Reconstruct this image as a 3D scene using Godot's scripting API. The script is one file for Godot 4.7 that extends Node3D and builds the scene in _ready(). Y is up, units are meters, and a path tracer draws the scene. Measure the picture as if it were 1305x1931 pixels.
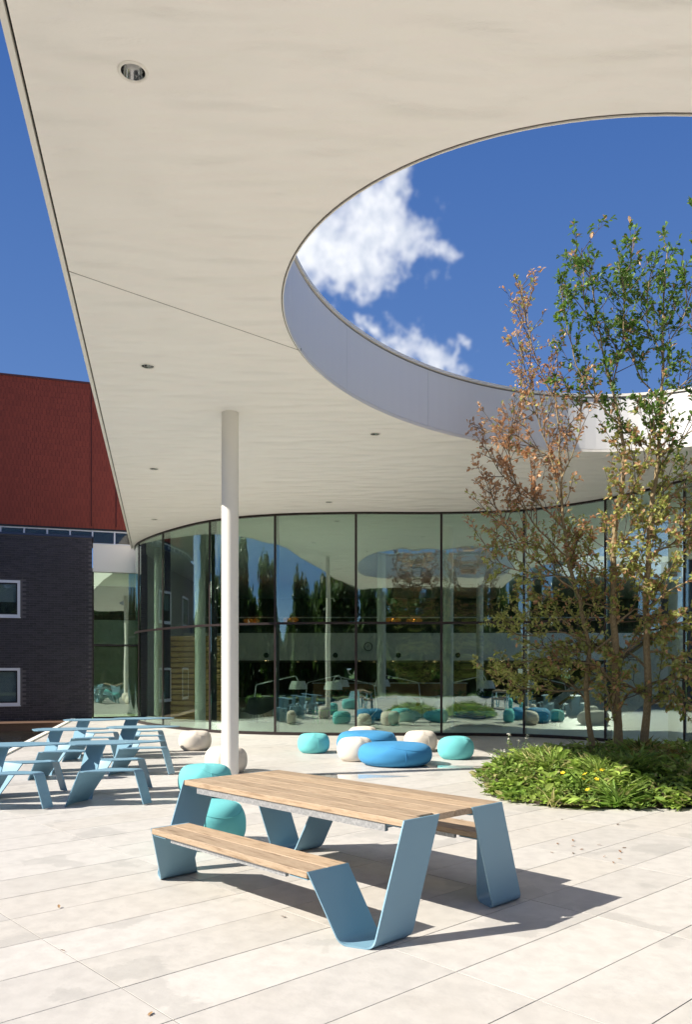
extends Node3D
# A terrace under a white canopy with a round opening, in front of a curved glass facade.
# Metres, y up, the camera looks along -z. Plans are written as Vector2(x, distance), so z = -distance.

const CEILING := 5.618
const EDGE_A := Vector2(-1.32, 1.5)      # free edge of the canopy
const EDGE_B := Vector2(-7.06, 26.4)
const OCULUS := Vector2(3.457, 10.156)
const OCULUS_LONG := Vector2(0.6184, 0.7858)
const OCULUS_R := Vector2(4.871, 3.638)
const FACADE := [Vector2(-7.05, 27.6), Vector2(-6.92, 26.4), Vector2(-6.42, 24.95), Vector2(-5.25, 23.1), Vector2(-3.6, 21.3), Vector2(-1.8, 20.45), Vector2(0.25, 20.2), Vector2(2.4, 20.2), Vector2(4.4, 19.85), Vector2(6.0, 18.55), Vector2(7.05, 16.7), Vector2(7.8, 14.7), Vector2(8.4, 12.7)]
const SLAB_S := Vector2(0.735, 0.678)    # long joints of the paving
const SLAB_T := Vector2(-0.678, 0.735)
const BED := [Vector2(1.92, 11.4), Vector2(1.95, 10.7), Vector2(2.08, 10.15), Vector2(2.42, 9.72), Vector2(3.1, 9.55), Vector2(4.1, 9.58), Vector2(5.3, 9.7), Vector2(6.3, 10.2), Vector2(6.9, 11.2), Vector2(6.8, 12.5), Vector2(6.1, 13.7), Vector2(4.9, 14.3), Vector2(3.6, 14.1), Vector2(2.6, 13.3), Vector2(2.05, 12.3)]
const LIMBS_W := [
	[Vector3(0.00, 0.53, -0.00), Vector3(-0.11, 1.19, -0.01), Vector3(-0.09, 2.10, -0.01), Vector3(-0.27, 2.88, -0.02), Vector3(-0.40, 3.41, -0.02), Vector3(-0.48, 4.16, -0.03), Vector3(-0.50, 4.82, -0.04), Vector3(-0.54, 5.47, -0.04), Vector3(-0.59, 5.97, -0.05), Vector3(-0.54, 6.71, -0.05)],
	[Vector3(-0.40, 3.41, -0.00), Vector3(-0.83, 3.83, -0.07), Vector3(-1.12, 4.40, -0.13), Vector3(-1.29, 5.15, -0.20), Vector3(-1.12, 5.80, -0.26), Vector3(-0.91, 6.63, -0.33), Vector3(-0.95, 7.58, -0.40)],
	[Vector3(-0.48, 4.16, -0.00), Vector3(-0.67, 4.98, -0.03), Vector3(-0.87, 5.64, -0.05), Vector3(-1.04, 6.30, -0.08), Vector3(-1.20, 6.96, -0.10)],
	[Vector3(-0.27, 2.88, -0.00), Vector3(-0.75, 3.25, -0.07), Vector3(-1.08, 3.58, -0.14), Vector3(-1.31, 3.91, -0.21), Vector3(-1.53, 4.40, -0.28), Vector3(-1.62, 4.82, -0.35)],
	[Vector3(-0.50, 4.82, -0.00), Vector3(-0.96, 5.19, -0.14), Vector3(-1.41, 5.47, -0.29), Vector3(-1.70, 5.43, -0.43)],
	[Vector3(-0.09, 2.10, -0.00), Vector3(-0.59, 2.26, -0.03), Vector3(-1.08, 2.18, -0.07), Vector3(-1.45, 2.34, -0.10)],
	[Vector3(-0.09, 1.35, 0.00), Vector3(-0.59, 1.33, 0.14), Vector3(-1.33, 1.42, 0.28), Vector3(-1.70, 1.59, 0.42)],
	[Vector3(-0.10, 1.68, 0.00), Vector3(-0.67, 1.85, 0.10), Vector3(-1.16, 1.77, 0.20), Vector3(-1.41, 1.73, 0.30)],
	[Vector3(-0.50, 4.65, 0.00), Vector3(-0.26, 5.31, 0.13), Vector3(-0.30, 5.97, 0.27)],
	[Vector3(-0.34, 3.09, -0.00), Vector3(-0.91, 3.17, -0.09), Vector3(-1.41, 3.33, -0.19), Vector3(-1.74, 3.83, -0.28)],
	[Vector3(-0.57, 5.80, 0.00), Vector3(-0.83, 6.30, 0.01), Vector3(-1.08, 7.12, 0.02), Vector3(-1.12, 7.62, 0.04)],
	[Vector3(-0.45, 3.83, -0.00), Vector3(-1.00, 4.40, -0.07), Vector3(-1.41, 4.73, -0.15), Vector3(-1.62, 5.15, -0.22)],
	[Vector3(-0.07, 1.11, -0.00), Vector3(-0.34, 1.44, -0.11), Vector3(-0.75, 1.56, -0.22), Vector3(-1.12, 1.44, -0.33)],
	[Vector3(-0.11, 1.93, -0.00), Vector3(-0.42, 2.43, -0.13), Vector3(-0.83, 2.59, -0.26), Vector3(-1.12, 2.51, -0.39)],
	[Vector3(-0.30, 2.92, -0.00), Vector3(-0.59, 3.41, -0.10), Vector3(-1.00, 3.66, -0.19), Vector3(-1.33, 3.62, -0.29)],
]
const LIMBS_M := [
	[Vector3(0.00, 0.41, 0.00), Vector3(-0.06, 1.77, 0.01), Vector3(-0.09, 3.00, 0.02), Vector3(-0.07, 3.95, 0.03), Vector3(0.04, 4.49, 0.03), Vector3(0.06, 4.98, 0.04), Vector3(0.00, 5.47, 0.05), Vector3(-0.12, 5.97, 0.06), Vector3(-0.29, 6.63, 0.07), Vector3(-0.41, 7.37, 0.08), Vector3(-0.51, 7.95, 0.09)],
	[Vector3(-0.07, 3.95, 0.00), Vector3(0.16, 4.40, 0.11), Vector3(0.39, 5.06, 0.22), Vector3(0.33, 5.80, 0.33)],
	[Vector3(0.00, 5.47, 0.00), Vector3(-0.37, 5.80, 0.08), Vector3(-0.70, 6.30, 0.15), Vector3(-0.87, 6.96, 0.23), Vector3(-0.99, 7.45, 0.31)],
	[Vector3(-0.12, 5.97, 0.00), Vector3(0.04, 6.79, 0.08), Vector3(0.00, 7.62, 0.15), Vector3(0.09, 7.78, 0.23), Vector3(0.13, 8.15, 0.30)],
	[Vector3(-0.09, 3.00, -0.00), Vector3(-0.45, 3.33, -0.15), Vector3(-0.70, 3.83, -0.31)],
	[Vector3(-0.07, 2.18, -0.00), Vector3(-0.45, 1.93, -0.06), Vector3(-0.87, 2.01, -0.13), Vector3(-1.36, 1.97, -0.19)],
	[Vector3(-0.06, 1.77, 0.00), Vector3(0.29, 2.10, 0.06), Vector3(0.62, 2.18, 0.13)],
	[Vector3(-0.08, 3.50, 0.00), Vector3(0.21, 3.83, 0.12), Vector3(0.54, 3.91, 0.23)],
	[Vector3(0.00, 0.78, 0.00), Vector3(-0.21, 1.19, 0.18), Vector3(-0.33, 1.60, 0.35)],
	[Vector3(-0.29, 6.63, 0.00), Vector3(-0.54, 7.12, 0.13), Vector3(-0.63, 7.78, 0.25), Vector3(-0.68, 7.99, 0.38)],
	[Vector3(-0.08, 2.59, -0.00), Vector3(-0.37, 2.67, -0.14), Vector3(-0.87, 2.76, -0.28), Vector3(-1.28, 2.92, -0.41)],
	[Vector3(-0.04, 1.35, 0.00), Vector3(-0.29, 1.68, 0.04), Vector3(-0.66, 1.77, 0.07), Vector3(-1.03, 1.68, 0.11)],
	[Vector3(-0.07, 2.34, 0.00), Vector3(0.21, 2.59, 0.09), Vector3(0.41, 2.47, 0.17)],
	[Vector3(-0.03, 1.03, 0.00), Vector3(0.21, 1.35, 0.00), Vector3(0.41, 1.27, 0.01)],
	[Vector3(-0.07, 3.09, -0.00), Vector3(0.16, 3.33, -0.16), Vector3(0.29, 3.17, -0.32)],
]
const LIMBS_G := [
	[Vector3(0.00, 0.37, -0.00), Vector3(0.12, 1.35, -0.00), Vector3(0.08, 2.59, -0.00), Vector3(0.12, 3.41, -0.00), Vector3(0.17, 4.16, -0.00), Vector3(0.27, 4.91, -0.00), Vector3(0.31, 5.78, -0.00), Vector3(0.34, 6.50, -0.00), Vector3(0.35, 7.16, -0.00), Vector3(0.37, 7.70, -0.00), Vector3(0.41, 8.15, -0.01)],
	[Vector3(0.31, 5.78, -0.00), Vector3(-0.02, 6.30, -0.10), Vector3(-0.18, 7.12, -0.21), Vector3(-0.12, 7.70, -0.31), Vector3(-0.21, 8.11, -0.41)],
	[Vector3(0.34, 6.50, 0.00), Vector3(0.64, 7.12, 0.14), Vector3(0.71, 7.70, 0.29), Vector3(0.74, 8.19, 0.43)],
	[Vector3(0.27, 4.91, 0.00), Vector3(0.64, 5.23, 0.18), Vector3(1.05, 5.47, 0.37)],
	[Vector3(0.17, 4.16, 0.00), Vector3(0.56, 4.40, 0.02), Vector3(1.05, 4.73, 0.05)],
	[Vector3(0.12, 3.41, -0.00), Vector3(0.48, 3.58, -0.10), Vector3(1.05, 3.83, -0.20)],
	[Vector3(0.08, 2.59, 0.00), Vector3(0.48, 2.92, 0.20), Vector3(0.97, 3.17, 0.41)],
	[Vector3(0.12, 1.44, 0.00), Vector3(0.48, 1.52, 0.04), Vector3(1.05, 1.60, 0.07)],
	[Vector3(0.10, 1.93, 0.00), Vector3(0.40, 1.85, 0.19), Vector3(0.35, 1.19, 0.38)],
	[Vector3(0.31, 5.78, 0.00), Vector3(0.73, 6.13, 0.17), Vector3(1.14, 6.79, 0.35)],
	[Vector3(0.27, 4.91, 0.00), Vector3(-0.10, 5.31, 0.00), Vector3(-0.43, 5.56, 0.01)],
	[Vector3(0.34, 6.50, -0.00), Vector3(0.11, 7.04, -0.04), Vector3(0.19, 7.78, -0.09)],
	[Vector3(0.11, 3.00, 0.00), Vector3(-0.18, 3.25, 0.05), Vector3(-0.51, 3.17, 0.10)],
	[Vector3(0.09, 2.26, -0.00), Vector3(0.48, 2.34, -0.03), Vector3(0.97, 2.51, -0.07)],
	[Vector3(0.10, 1.68, -0.00), Vector3(-0.18, 1.97, -0.17), Vector3(-0.47, 1.89, -0.34)],
	[Vector3(0.12, 1.19, -0.00), Vector3(-0.18, 1.44, -0.10), Vector3(-0.39, 1.35, -0.19)],
	[Vector3(0.12, 1.11, 0.00), Vector3(0.40, 1.27, 0.16), Vector3(0.73, 1.11, 0.31)],
	[Vector3(0.12, 3.74, -0.00), Vector3(0.40, 4.16, -0.23), Vector3(0.73, 4.24, -0.46)],
]


var rng := RandomNumberGenerator.new()
var M := {}


# ---------------------------------------------------------------- mesh helpers
class MB:
	var v := PackedVector3Array()
	var n := PackedVector3Array()
	var uv := PackedVector2Array()
	var ix := PackedInt32Array()

	func tri_n(a: Vector3, b: Vector3, c: Vector3, na: Vector3, nb: Vector3, nc: Vector3) -> void:
		var k := v.size()
		v.append(a); v.append(b); v.append(c)
		n.append(na); n.append(nb); n.append(nc)
		uv.append(Vector2(a.x, a.z)); uv.append(Vector2(b.x, b.z)); uv.append(Vector2(c.x, c.z))
		ix.append(k); ix.append(k + 2); ix.append(k + 1)

	func tri(a: Vector3, b: Vector3, c: Vector3) -> void:      # counter-clockwise from outside
		var m := (b - a).cross(c - a).normalized()
		tri_n(a, b, c, m, m, m)

	func quad(a: Vector3, b: Vector3, c: Vector3, d: Vector3) -> void:
		var m := (b - a).cross(c - a) + (c - a).cross(d - a)
		m = m.normalized()
		quad_n(a, b, c, d, m, m, m, m)

	func quad_n(a: Vector3, b: Vector3, c: Vector3, d: Vector3, na: Vector3, nb: Vector3, nc: Vector3, nd: Vector3) -> void:
		var k := v.size()
		v.append(a); v.append(b); v.append(c); v.append(d)
		n.append(na); n.append(nb); n.append(nc); n.append(nd)
		uv.append(Vector2(0, 0)); uv.append(Vector2(1, 0)); uv.append(Vector2(1, 1)); uv.append(Vector2(0, 1))
		ix.append_array(PackedInt32Array([k, k + 2, k + 1, k, k + 3, k + 2]))

	func box(c: Vector3, s: Vector3, b := Basis()) -> void:
		var h := s / 2.0
		var p := []
		for i in 8:
			p.append(c + b * Vector3(h.x * (1 if i & 1 else -1), h.y * (1 if i & 2 else -1), h.z * (1 if i & 4 else -1)))
		quad(p[4], p[5], p[7], p[6]); quad(p[1], p[0], p[2], p[3])
		quad(p[5], p[1], p[3], p[7]); quad(p[0], p[4], p[6], p[2])
		quad(p[6], p[7], p[3], p[2]); quad(p[0], p[1], p[5], p[4])

	func cbox(c: Vector3, s: Vector3, ch: float, b := Basis()) -> void:   # chamfered box, 44 triangles
		var h := s / 2.0
		var f := func(x: float, y: float, z: float, ax: int) -> Vector3:
			var q := Vector3(x * h.x, y * h.y, z * h.z)
			for k in 3:
				if k != ax: q[k] -= signf(q[k]) * ch
			return c + b * q
		for ax in 3:
			var u := (ax + 1) % 3
			var w := (ax + 2) % 3
			for sg in [1.0, -1.0]:
				var pts := []
				for e in [[-1, -1], [1, -1], [1, 1], [-1, 1]]:
					var q := Vector3.ZERO
					q[ax] = sg; q[u] = e[0]; q[w] = e[1]
					pts.append(f.call(q.x, q.y, q.z, ax))
				if sg > 0: quad(pts[0], pts[1], pts[2], pts[3])
				else: quad(pts[3], pts[2], pts[1], pts[0])
		for ax in 3:                                            # edges along ax
			var u := (ax + 1) % 3
			var w := (ax + 2) % 3
			for su in [1.0, -1.0]:
				for sw in [1.0, -1.0]:
					var q := Vector3.ZERO
					q[u] = su; q[w] = sw
					var lo := q; lo[ax] = -1.0
					var hi := q; hi[ax] = 1.0
					var a: Vector3 = f.call(lo.x, lo.y, lo.z, u)
					var a2: Vector3 = f.call(lo.x, lo.y, lo.z, w)
					var d: Vector3 = f.call(hi.x, hi.y, hi.z, u)
					var d2: Vector3 = f.call(hi.x, hi.y, hi.z, w)
					if su * sw > 0: quad(a, a2, d2, d)
					else: quad(a2, a, d, d2)
		for i in 8:
			var x := 1.0 if i & 1 else -1.0
			var y := 1.0 if i & 2 else -1.0
			var z := 1.0 if i & 4 else -1.0
			if x * y * z > 0: tri(f.call(x, y, z, 0), f.call(x, y, z, 1), f.call(x, y, z, 2))
			else: tri(f.call(x, y, z, 0), f.call(x, y, z, 2), f.call(x, y, z, 1))

	func bar(a: Vector3, b: Vector3, w: float, h: float, up := Vector3.UP) -> void:
		var x := b - a
		var l := x.length()
		x /= l
		var z := x.cross(up).normalized()
		var y := z.cross(x).normalized()
		box((a + b) / 2.0, Vector3(l, h, w), Basis(x, y, z))

	func prism(poly: PackedVector2Array, y0: float, y1: float) -> void:   # plan in (x, distance)
		var p := poly.duplicate()
		if Geometry2D.is_polygon_clockwise(p): p.reverse()
		var t := Geometry2D.triangulate_polygon(p)
		for i in range(0, t.size(), 3):
			var a := p[t[i]]; var b := p[t[i + 1]]; var c := p[t[i + 2]]
			if (b - a).cross(c - a) < 0:
				var s := b; b = c; c = s
			tri(Vector3(a.x, y1, -a.y), Vector3(b.x, y1, -b.y), Vector3(c.x, y1, -c.y))
			tri(Vector3(a.x, y0, -a.y), Vector3(c.x, y0, -c.y), Vector3(b.x, y0, -b.y))
		for i in p.size():
			var a := p[i]
			var b := p[(i + 1) % p.size()]
			quad(Vector3(a.x, y0, -a.y), Vector3(b.x, y0, -b.y), Vector3(b.x, y1, -b.y), Vector3(a.x, y1, -a.y))

	func tube(pts: Array, radii: Array, sides := 8, caps := true) -> void:
		var t0: Vector3 = (pts[1] - pts[0]).normalized()
		var x := t0.cross(Vector3.UP if absf(t0.y) < 0.9 else Vector3.RIGHT).normalized()
		var rings := []
		for i in pts.size():
			var t: Vector3 = ((pts[mini(i + 1, pts.size() - 1)] - pts[i]).normalized() + (pts[i] - pts[maxi(i - 1, 0)]).normalized()).normalized()
			x = (x - t * x.dot(t)).normalized()
			var y := t.cross(x)
			var r: float = radii[mini(i, radii.size() - 1)]
			var ring := []
			for k in sides + 1:
				var a := TAU * k / sides
				var d := x * cos(a) + y * sin(a)
				ring.append([pts[i] + d * r, d])
			rings.append(ring)
		for i in pts.size() - 1:
			for k in sides:
				var A = rings[i][k]; var B = rings[i][k + 1]; var C = rings[i + 1][k + 1]; var D = rings[i + 1][k]
				quad_n(A[0], B[0], C[0], D[0], A[1], B[1], C[1], D[1])
		if caps:
			for k in sides:
				tri(pts[0], rings[0][k + 1][0], rings[0][k][0])
				tri(pts[-1], rings[-1][k][0], rings[-1][k + 1][0])

	func lathe(prof: Array, seg := 32, c := Vector3.ZERO, crease := false) -> void:   # (radius, y) from bottom to top on the outside
		var m := prof.size()
		var nn := []
		for i in m:
			var d: Vector2 = prof[mini(i + 1, m - 1)] - prof[maxi(i - 1, 0)]
			nn.append(Vector2(d.y, -d.x).normalized())
		for i in m - 1:
			var d2: Vector2 = prof[i + 1] - prof[i]
			var fl := Vector2(d2.y, -d2.x).normalized()
			var n0: Vector2 = fl if crease else nn[i]
			var n1: Vector2 = fl if crease else nn[i + 1]
			for k in seg:
				var a := TAU * k / seg
				var b := TAU * (k + 1) / seg
				var da := Vector3(cos(a), 0, -sin(a))
				var db := Vector3(cos(b), 0, -sin(b))
				var p: Vector2 = prof[i]
				var q: Vector2 = prof[i + 1]
				quad_n(c + da * p.x + Vector3(0, p.y, 0), c + db * p.x + Vector3(0, p.y, 0), c + db * q.x + Vector3(0, q.y, 0), c + da * q.x + Vector3(0, q.y, 0),
					da * n0.x + Vector3(0, n0.y, 0), db * n0.x + Vector3(0, n0.y, 0), db * n1.x + Vector3(0, n1.y, 0), da * n1.x + Vector3(0, n1.y, 0))

	func mesh() -> ArrayMesh:
		var a := []
		a.resize(Mesh.ARRAY_MAX)
		a[Mesh.ARRAY_VERTEX] = v
		a[Mesh.ARRAY_NORMAL] = n
		a[Mesh.ARRAY_TEX_UV] = uv
		a[Mesh.ARRAY_INDEX] = ix
		var m := ArrayMesh.new()
		m.add_surface_from_arrays(Mesh.PRIMITIVE_TRIANGLES, a)
		return m


# ---------------------------------------------------------------- scene helpers
func thing(called: String, label: String, category: String, at := Vector3.ZERO, turn := 0.0, group := "") -> Node3D:
	var o := Node3D.new()
	o.name = called
	add_child(o, true)
	o.position = at
	o.rotation.y = turn
	o.set_meta("label", label)
	o.set_meta("category", category)
	if group: o.set_meta("group", group)
	return o


func relabel(o: Node3D, label: String, at: Vector3, turn := 0.0) -> Node3D:   # a copy with its own label
	var c: Node3D = o.duplicate()
	c.name = str(o.name).rstrip("0123456789")
	add_child(c, true)
	c.position = at
	c.rotation.y = turn
	c.set_meta("label", label)
	return c


func put(called: String, mesh: Mesh, m: Material, parent: Node = self, at := Vector3.ZERO, kind := "") -> MeshInstance3D:
	var o := MeshInstance3D.new()
	o.name = called
	o.mesh = mesh
	o.material_override = m
	o.position = at
	parent.add_child(o, true)
	if kind: o.set_meta("kind", kind)
	return o


func many(called: String, mesh: Mesh, m: Material, xf: Array, cols: Array, parent: Node) -> MultiMeshInstance3D:
	var mm := MultiMesh.new()
	mm.transform_format = MultiMesh.TRANSFORM_3D
	mm.use_colors = cols.size() > 0
	mm.mesh = mesh
	mm.instance_count = xf.size()
	for i in xf.size():
		mm.set_instance_transform(i, xf[i])
		if cols.size(): mm.set_instance_color(i, cols[i])
	var o := MultiMeshInstance3D.new()
	o.name = called
	o.multimesh = mm
	o.material_override = m
	parent.add_child(o, true)
	o.set_meta("kind", "stuff")
	return o


func paint(lin: Color, rough := 0.6, metal := 0.0, spec := 0.5) -> StandardMaterial3D:   # lin: real-world base colour, linear
	var m := StandardMaterial3D.new()
	m.albedo_color = lin.linear_to_srgb()
	m.roughness = rough
	m.metallic = metal
	m.metallic_specular = spec
	return m


func noise_tex(freq: float, ramp: Array, size := 512, octaves := 4, sd := 1, kind := FastNoiseLite.TYPE_SIMPLEX_SMOOTH, warp := 0.0) -> NoiseTexture2D:
	var f := FastNoiseLite.new()
	f.noise_type = kind
	f.frequency = freq
	f.fractal_octaves = octaves
	f.seed = sd
	if warp > 0.0:
		f.domain_warp_enabled = true
		f.domain_warp_amplitude = warp
		f.domain_warp_frequency = freq
	var t := NoiseTexture2D.new()
	t.width = size; t.height = size
	t.seamless = true
	t.noise = f
	if ramp.size():
		var g := Gradient.new()
		var off := PackedFloat32Array()
		var col := PackedColorArray()
		for r in ramp:
			off.append(r[0])
			var c: Color = r[1]
			var s := c.linear_to_srgb()
			s.a = c.a
			col.append(s)
		g.offsets = off
		g.colors = col
		t.color_ramp = g
	return t


func textured(tex: Texture2D, scale: Vector3, rough := 0.6, world := false) -> StandardMaterial3D:
	var m := StandardMaterial3D.new()
	m.albedo_texture = tex
	m.uv1_triplanar = true
	m.uv1_world_triplanar = world
	m.uv1_scale = scale
	m.roughness = rough
	return m


func g(v: float, k := 1.0) -> Color:      # neutral warm stone tone
	return Color(v, v * (1.0 - 0.045 * k), v * (1.0 - 0.115 * k))


func at2(p: Vector2, y := 0.0) -> Vector3:
	return Vector3(p.x, y, -p.y)


func oculus(a: float, grow := 0.0) -> Vector2:
	var w := Vector2(-OCULUS_LONG.y, OCULUS_LONG.x)
	return OCULUS + OCULUS_LONG * (OCULUS_R.x + grow) * cos(a) + w * (OCULUS_R.y + grow) * sin(a)


func facade_at(t: float) -> Vector2:       # Catmull-Rom through the mullions
	var i := clampi(int(floor(t)), 0, FACADE.size() - 2)
	var f := t - i
	var p1: Vector2 = FACADE[i]
	var p2: Vector2 = FACADE[i + 1]
	var p0: Vector2 = FACADE[i - 1] if i > 0 else p1 * 2.0 - p2
	var p3: Vector2 = FACADE[i + 2] if i + 2 < FACADE.size() else p2 * 2.0 - p1
	return p1.cubic_interpolate(p2, p0, p3, f)


func facade_normal(t: float) -> Vector2:   # towards the terrace
	var d := (facade_at(t + 0.02) - facade_at(t - 0.02)).normalized() if t > 0.02 and t < FACADE.size() - 1.02 else (facade_at(clampf(t + 0.02, 0, FACADE.size() - 1)) - facade_at(clampf(t - 0.02, 0, FACADE.size() - 1))).normalized()
	return Vector2(d.y, -d.x)


func sky_image() -> Image:
	var w := 4096
	var h := 2048
	var im := Image.create(w, h, false, Image.FORMAT_RGBAH)
	var rows := PackedColorArray()
	for j in h:
		var el := 90.0 - (j + 0.5) * 180.0 / h
		var t := clampf(el / 60.0, 0.0, 1.0)
		var c := Color(0.165, 0.295, 0.53).lerp(Color(0.004, 0.045, 0.215), pow(t, 0.45))
		if el < 0.0: c = Color(0.22, 0.22, 0.19)
		elif el < 6.0: c = Color(0.34, 0.45, 0.62).lerp(c, el / 6.0)
		c = c * 0.89
		rows.append(c)
		im.fill_rect(Rect2i(0, j, w, 1), c)
	var f := FastNoiseLite.new()
	f.seed = 11
	f.frequency = 0.085
	f.fractal_octaves = 5
	f.fractal_gain = 0.46
	var f2 := FastNoiseLite.new()
	f2.seed = 5
	f2.frequency = 0.05
	f2.fractal_octaves = 3
	# cumulus clouds as groups of puffs: azimuth (right of ahead), elevation, radius, all in degrees
	var groups := [
		[[-0.5, 27.8, 3.0], [1.8, 29.8, 2.4], [3.2, 31.0, 1.7], [3.1, 27.8, 2.2], [5.2, 28.4, 1.5], [7.0, 27.0, 1.3], [1.1, 26.0, 1.9], [-2.4, 26.5, 2.5], [-3.4, 28.6, 2.6]],
		[[2.4, 22.6, 1.3], [4.4, 21.9, 1.5], [6.2, 21.4, 1.5], [7.9, 20.9, 1.0], [6.6, 20.1, 1.1], [1.2, 23.0, 0.9], [4.0, 20.2, 1.4]],
		[[-72, 10, 6], [-80, 9, 5], [-64, 11, 5], [-88, 12, 5]], [[-52, 12, 5], [-44, 11, 4], [-100, 10, 6], [-108, 12, 5]], [[-62, 24, 6], [-56, 22, 5], [-68, 27, 4.5], [-50, 19, 4]], [[-85, 15, 6], [-93, 17, 5], [-78, 13, 5], [-74, 33, 6], [-80, 36, 4]],
		[[-112, 27, 6], [-118, 25, 5], [-105, 30, 4], [-125, 14, 7], [-132, 15, 5]], [[-150, 20, 6], [-157, 22, 5], [-143, 18, 5]],
		[[172, 14, 6], [165, 16, 6], [178, 28, 5], [158, 30, 5]], [[140, 22, 6], [133, 24, 6], [146, 19, 5]], [[108, 15, 6], [100, 17, 6], [115, 30, 5]], [[70, 20, 6], [78, 22, 5], [62, 17, 5]], [[44, 34, 5], [50, 36, 5], [38, 14, 4]],
		[[-70, 55, 8], [-40, 62, 7], [-95, 58, 7]], [[-115, 45, 8], [-130, 40, 7], [-100, 48, 6]], [[-160, 42, 8], [-172, 48, 8], [-148, 50, 7]], [[160, 55, 8], [145, 45, 7], [172, 62, 7]], [[110, 48, 8], [95, 42, 7], [122, 52, 7]], [[75, 55, 8], [60, 48, 7], [88, 62, 7]], [[-75, 42, 6], [-62, 38, 5], [-52, 33, 5]], [[-38, 12, 5], [-46, 14, 5], [-30, 10, 3]],
	]
	for gr in groups:
		var big: bool = absf(gr[0][0]) > 20.0
		var lo := Vector2(999, 999)
		var hi := Vector2(-999, -999)
		for p in gr:
			lo = lo.min(Vector2(p[0] - p[2] * 2.0, p[1] - p[2] * 2.0))
			hi = hi.max(Vector2(p[0] + p[2] * 2.0, p[1] + p[2] * 2.0))
		var step := 2 if big else 1
		for j in range(maxi(0, int((90.0 - hi.y) / 180.0 * h)), mini(h / 2 - 12, int((90.0 - lo.y) / 180.0 * h)), step):
			var el := 90.0 - (j + 0.5) * 180.0 / h
			for i in range(int((lo.x + 180.0) / 360.0 * w), int((hi.x + 180.0) / 360.0 * w), step):
				var az := (i + 0.5) * 360.0 / w - 180.0
				var x := az * (1.0 if not big else 0.6)
				var y := el * (1.0 if not big else 0.6)
				var wx := f2.get_noise_2d(x * 9.0 + 40.0, y * 9.0) * 1.1
				var wy := f2.get_noise_2d(x * 8.0, y * 8.0 + 90.0) * 1.1
				var d := 0.0
				for p in gr:
					var q := Vector2((az + wx - p[0]) * cos(deg_to_rad(el)), el + wy - p[1]) / float(p[2])
					d += exp(-q.length_squared() * 1.5)
				if d < 0.05: continue
				var nz := f.get_noise_2d(x * 7.0, y * 8.5) * 1.15
				var dens := d * 0.62 - 0.26 + nz * 0.40 * (1.0 - 0.75 * smoothstep(0.7, 1.6, d))
				var al := 0.94 * smoothstep(-0.06, 0.92, dens)
				if al <= 0.003: continue
				var up := f.get_noise_2d((x - 0.35) * 7.0, (y + 0.4) * 8.5)
				var soft := f2.get_noise_2d(x * 14.0 - 70.0, y * 16.0)
				var lit := clampf(0.80 + soft * 0.45 + (nz - up) * 0.10, 0.3, 1.0)
				var c := Color(0.30, 0.35, 0.43).lerp(Color(0.60, 0.61, 0.63), lit)
				var o := rows[j].lerp(c, al * 0.97)
				var ii := posmod(i + w / 2, w)      # ahead lies at the edge of the panorama
				im.set_pixel(ii, j, o)
				if step == 2:
					im.set_pixel(posmod(ii + 1, w), j, o); im.set_pixel(ii, j + 1, o); im.set_pixel(posmod(ii + 1, w), j + 1, o)
	return im


func sheet(b: MB, grid: Array, th: float) -> void:       # a bent plate: grid of points, rows x columns
	var R := grid.size()
	var C: int = grid[0].size()
	var nn := []
	for i in R:
		var row := []
		for j in C:
			var du: Vector3 = grid[mini(i + 1, R - 1)][j] - grid[maxi(i - 1, 0)][j]
			var dv: Vector3 = grid[i][mini(j + 1, C - 1)] - grid[i][maxi(j - 1, 0)]
			row.append(dv.cross(du).normalized())
		nn.append(row)
	var h := th / 2.0
	for i in R - 1:
		for j in C - 1:
			var p := [grid[i][j], grid[i][j + 1], grid[i + 1][j + 1], grid[i + 1][j]]
			var m := [nn[i][j], nn[i][j + 1], nn[i + 1][j + 1], nn[i + 1][j]]
			b.quad_n(p[0] + m[0] * h, p[1] + m[1] * h, p[2] + m[2] * h, p[3] + m[3] * h, m[0], m[1], m[2], m[3])
			b.quad_n(p[3] - m[3] * h, p[2] - m[2] * h, p[1] - m[1] * h, p[0] - m[0] * h, -m[3], -m[2], -m[1], -m[0])
	for i in R - 1:
		for e in [[0, 1], [C - 1, -1]]:
			var a: Vector3 = grid[i][e[0]]; var c: Vector3 = grid[i + 1][e[0]]
			var na: Vector3 = nn[i][e[0]] * h; var nc: Vector3 = nn[i + 1][e[0]] * h
			if e[1] == 1: b.quad(a - na, a + na, c + nc, c - nc)
			else: b.quad(a + na, a - na, c - nc, c + nc)
	for j in C - 1:
		for e in [[0, -1], [R - 1, 1]]:
			var a: Vector3 = grid[e[0]][j]; var c: Vector3 = grid[e[0]][j + 1]
			var na: Vector3 = nn[e[0]][j] * h; var nc: Vector3 = nn[e[0]][j + 1] * h
			if e[1] == 1: b.quad(a - na, a + na, c + nc, c - nc)
			else: b.quad(a + na, a - na, c - nc, c + nc)


func rounded(pts: Array, r: float, seg := 6) -> Array:    # a polyline with its inner corners rounded
	var out := [pts[0]]
	for i in range(1, pts.size() - 1):
		var a: Vector3 = pts[i - 1]; var p: Vector3 = pts[i]; var c: Vector3 = pts[i + 1]
		var d := minf(r, minf(a.distance_to(p), c.distance_to(p)) * 0.45)
		var p0 := p + (a - p).normalized() * d
		var p1 := p + (c - p).normalized() * d
		for k in seg + 1:
			var f := float(k) / seg
			out.append(p0.lerp(p, f).lerp(p.lerp(p1, f), f))
	out.append(pts[-1])
	return out


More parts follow.
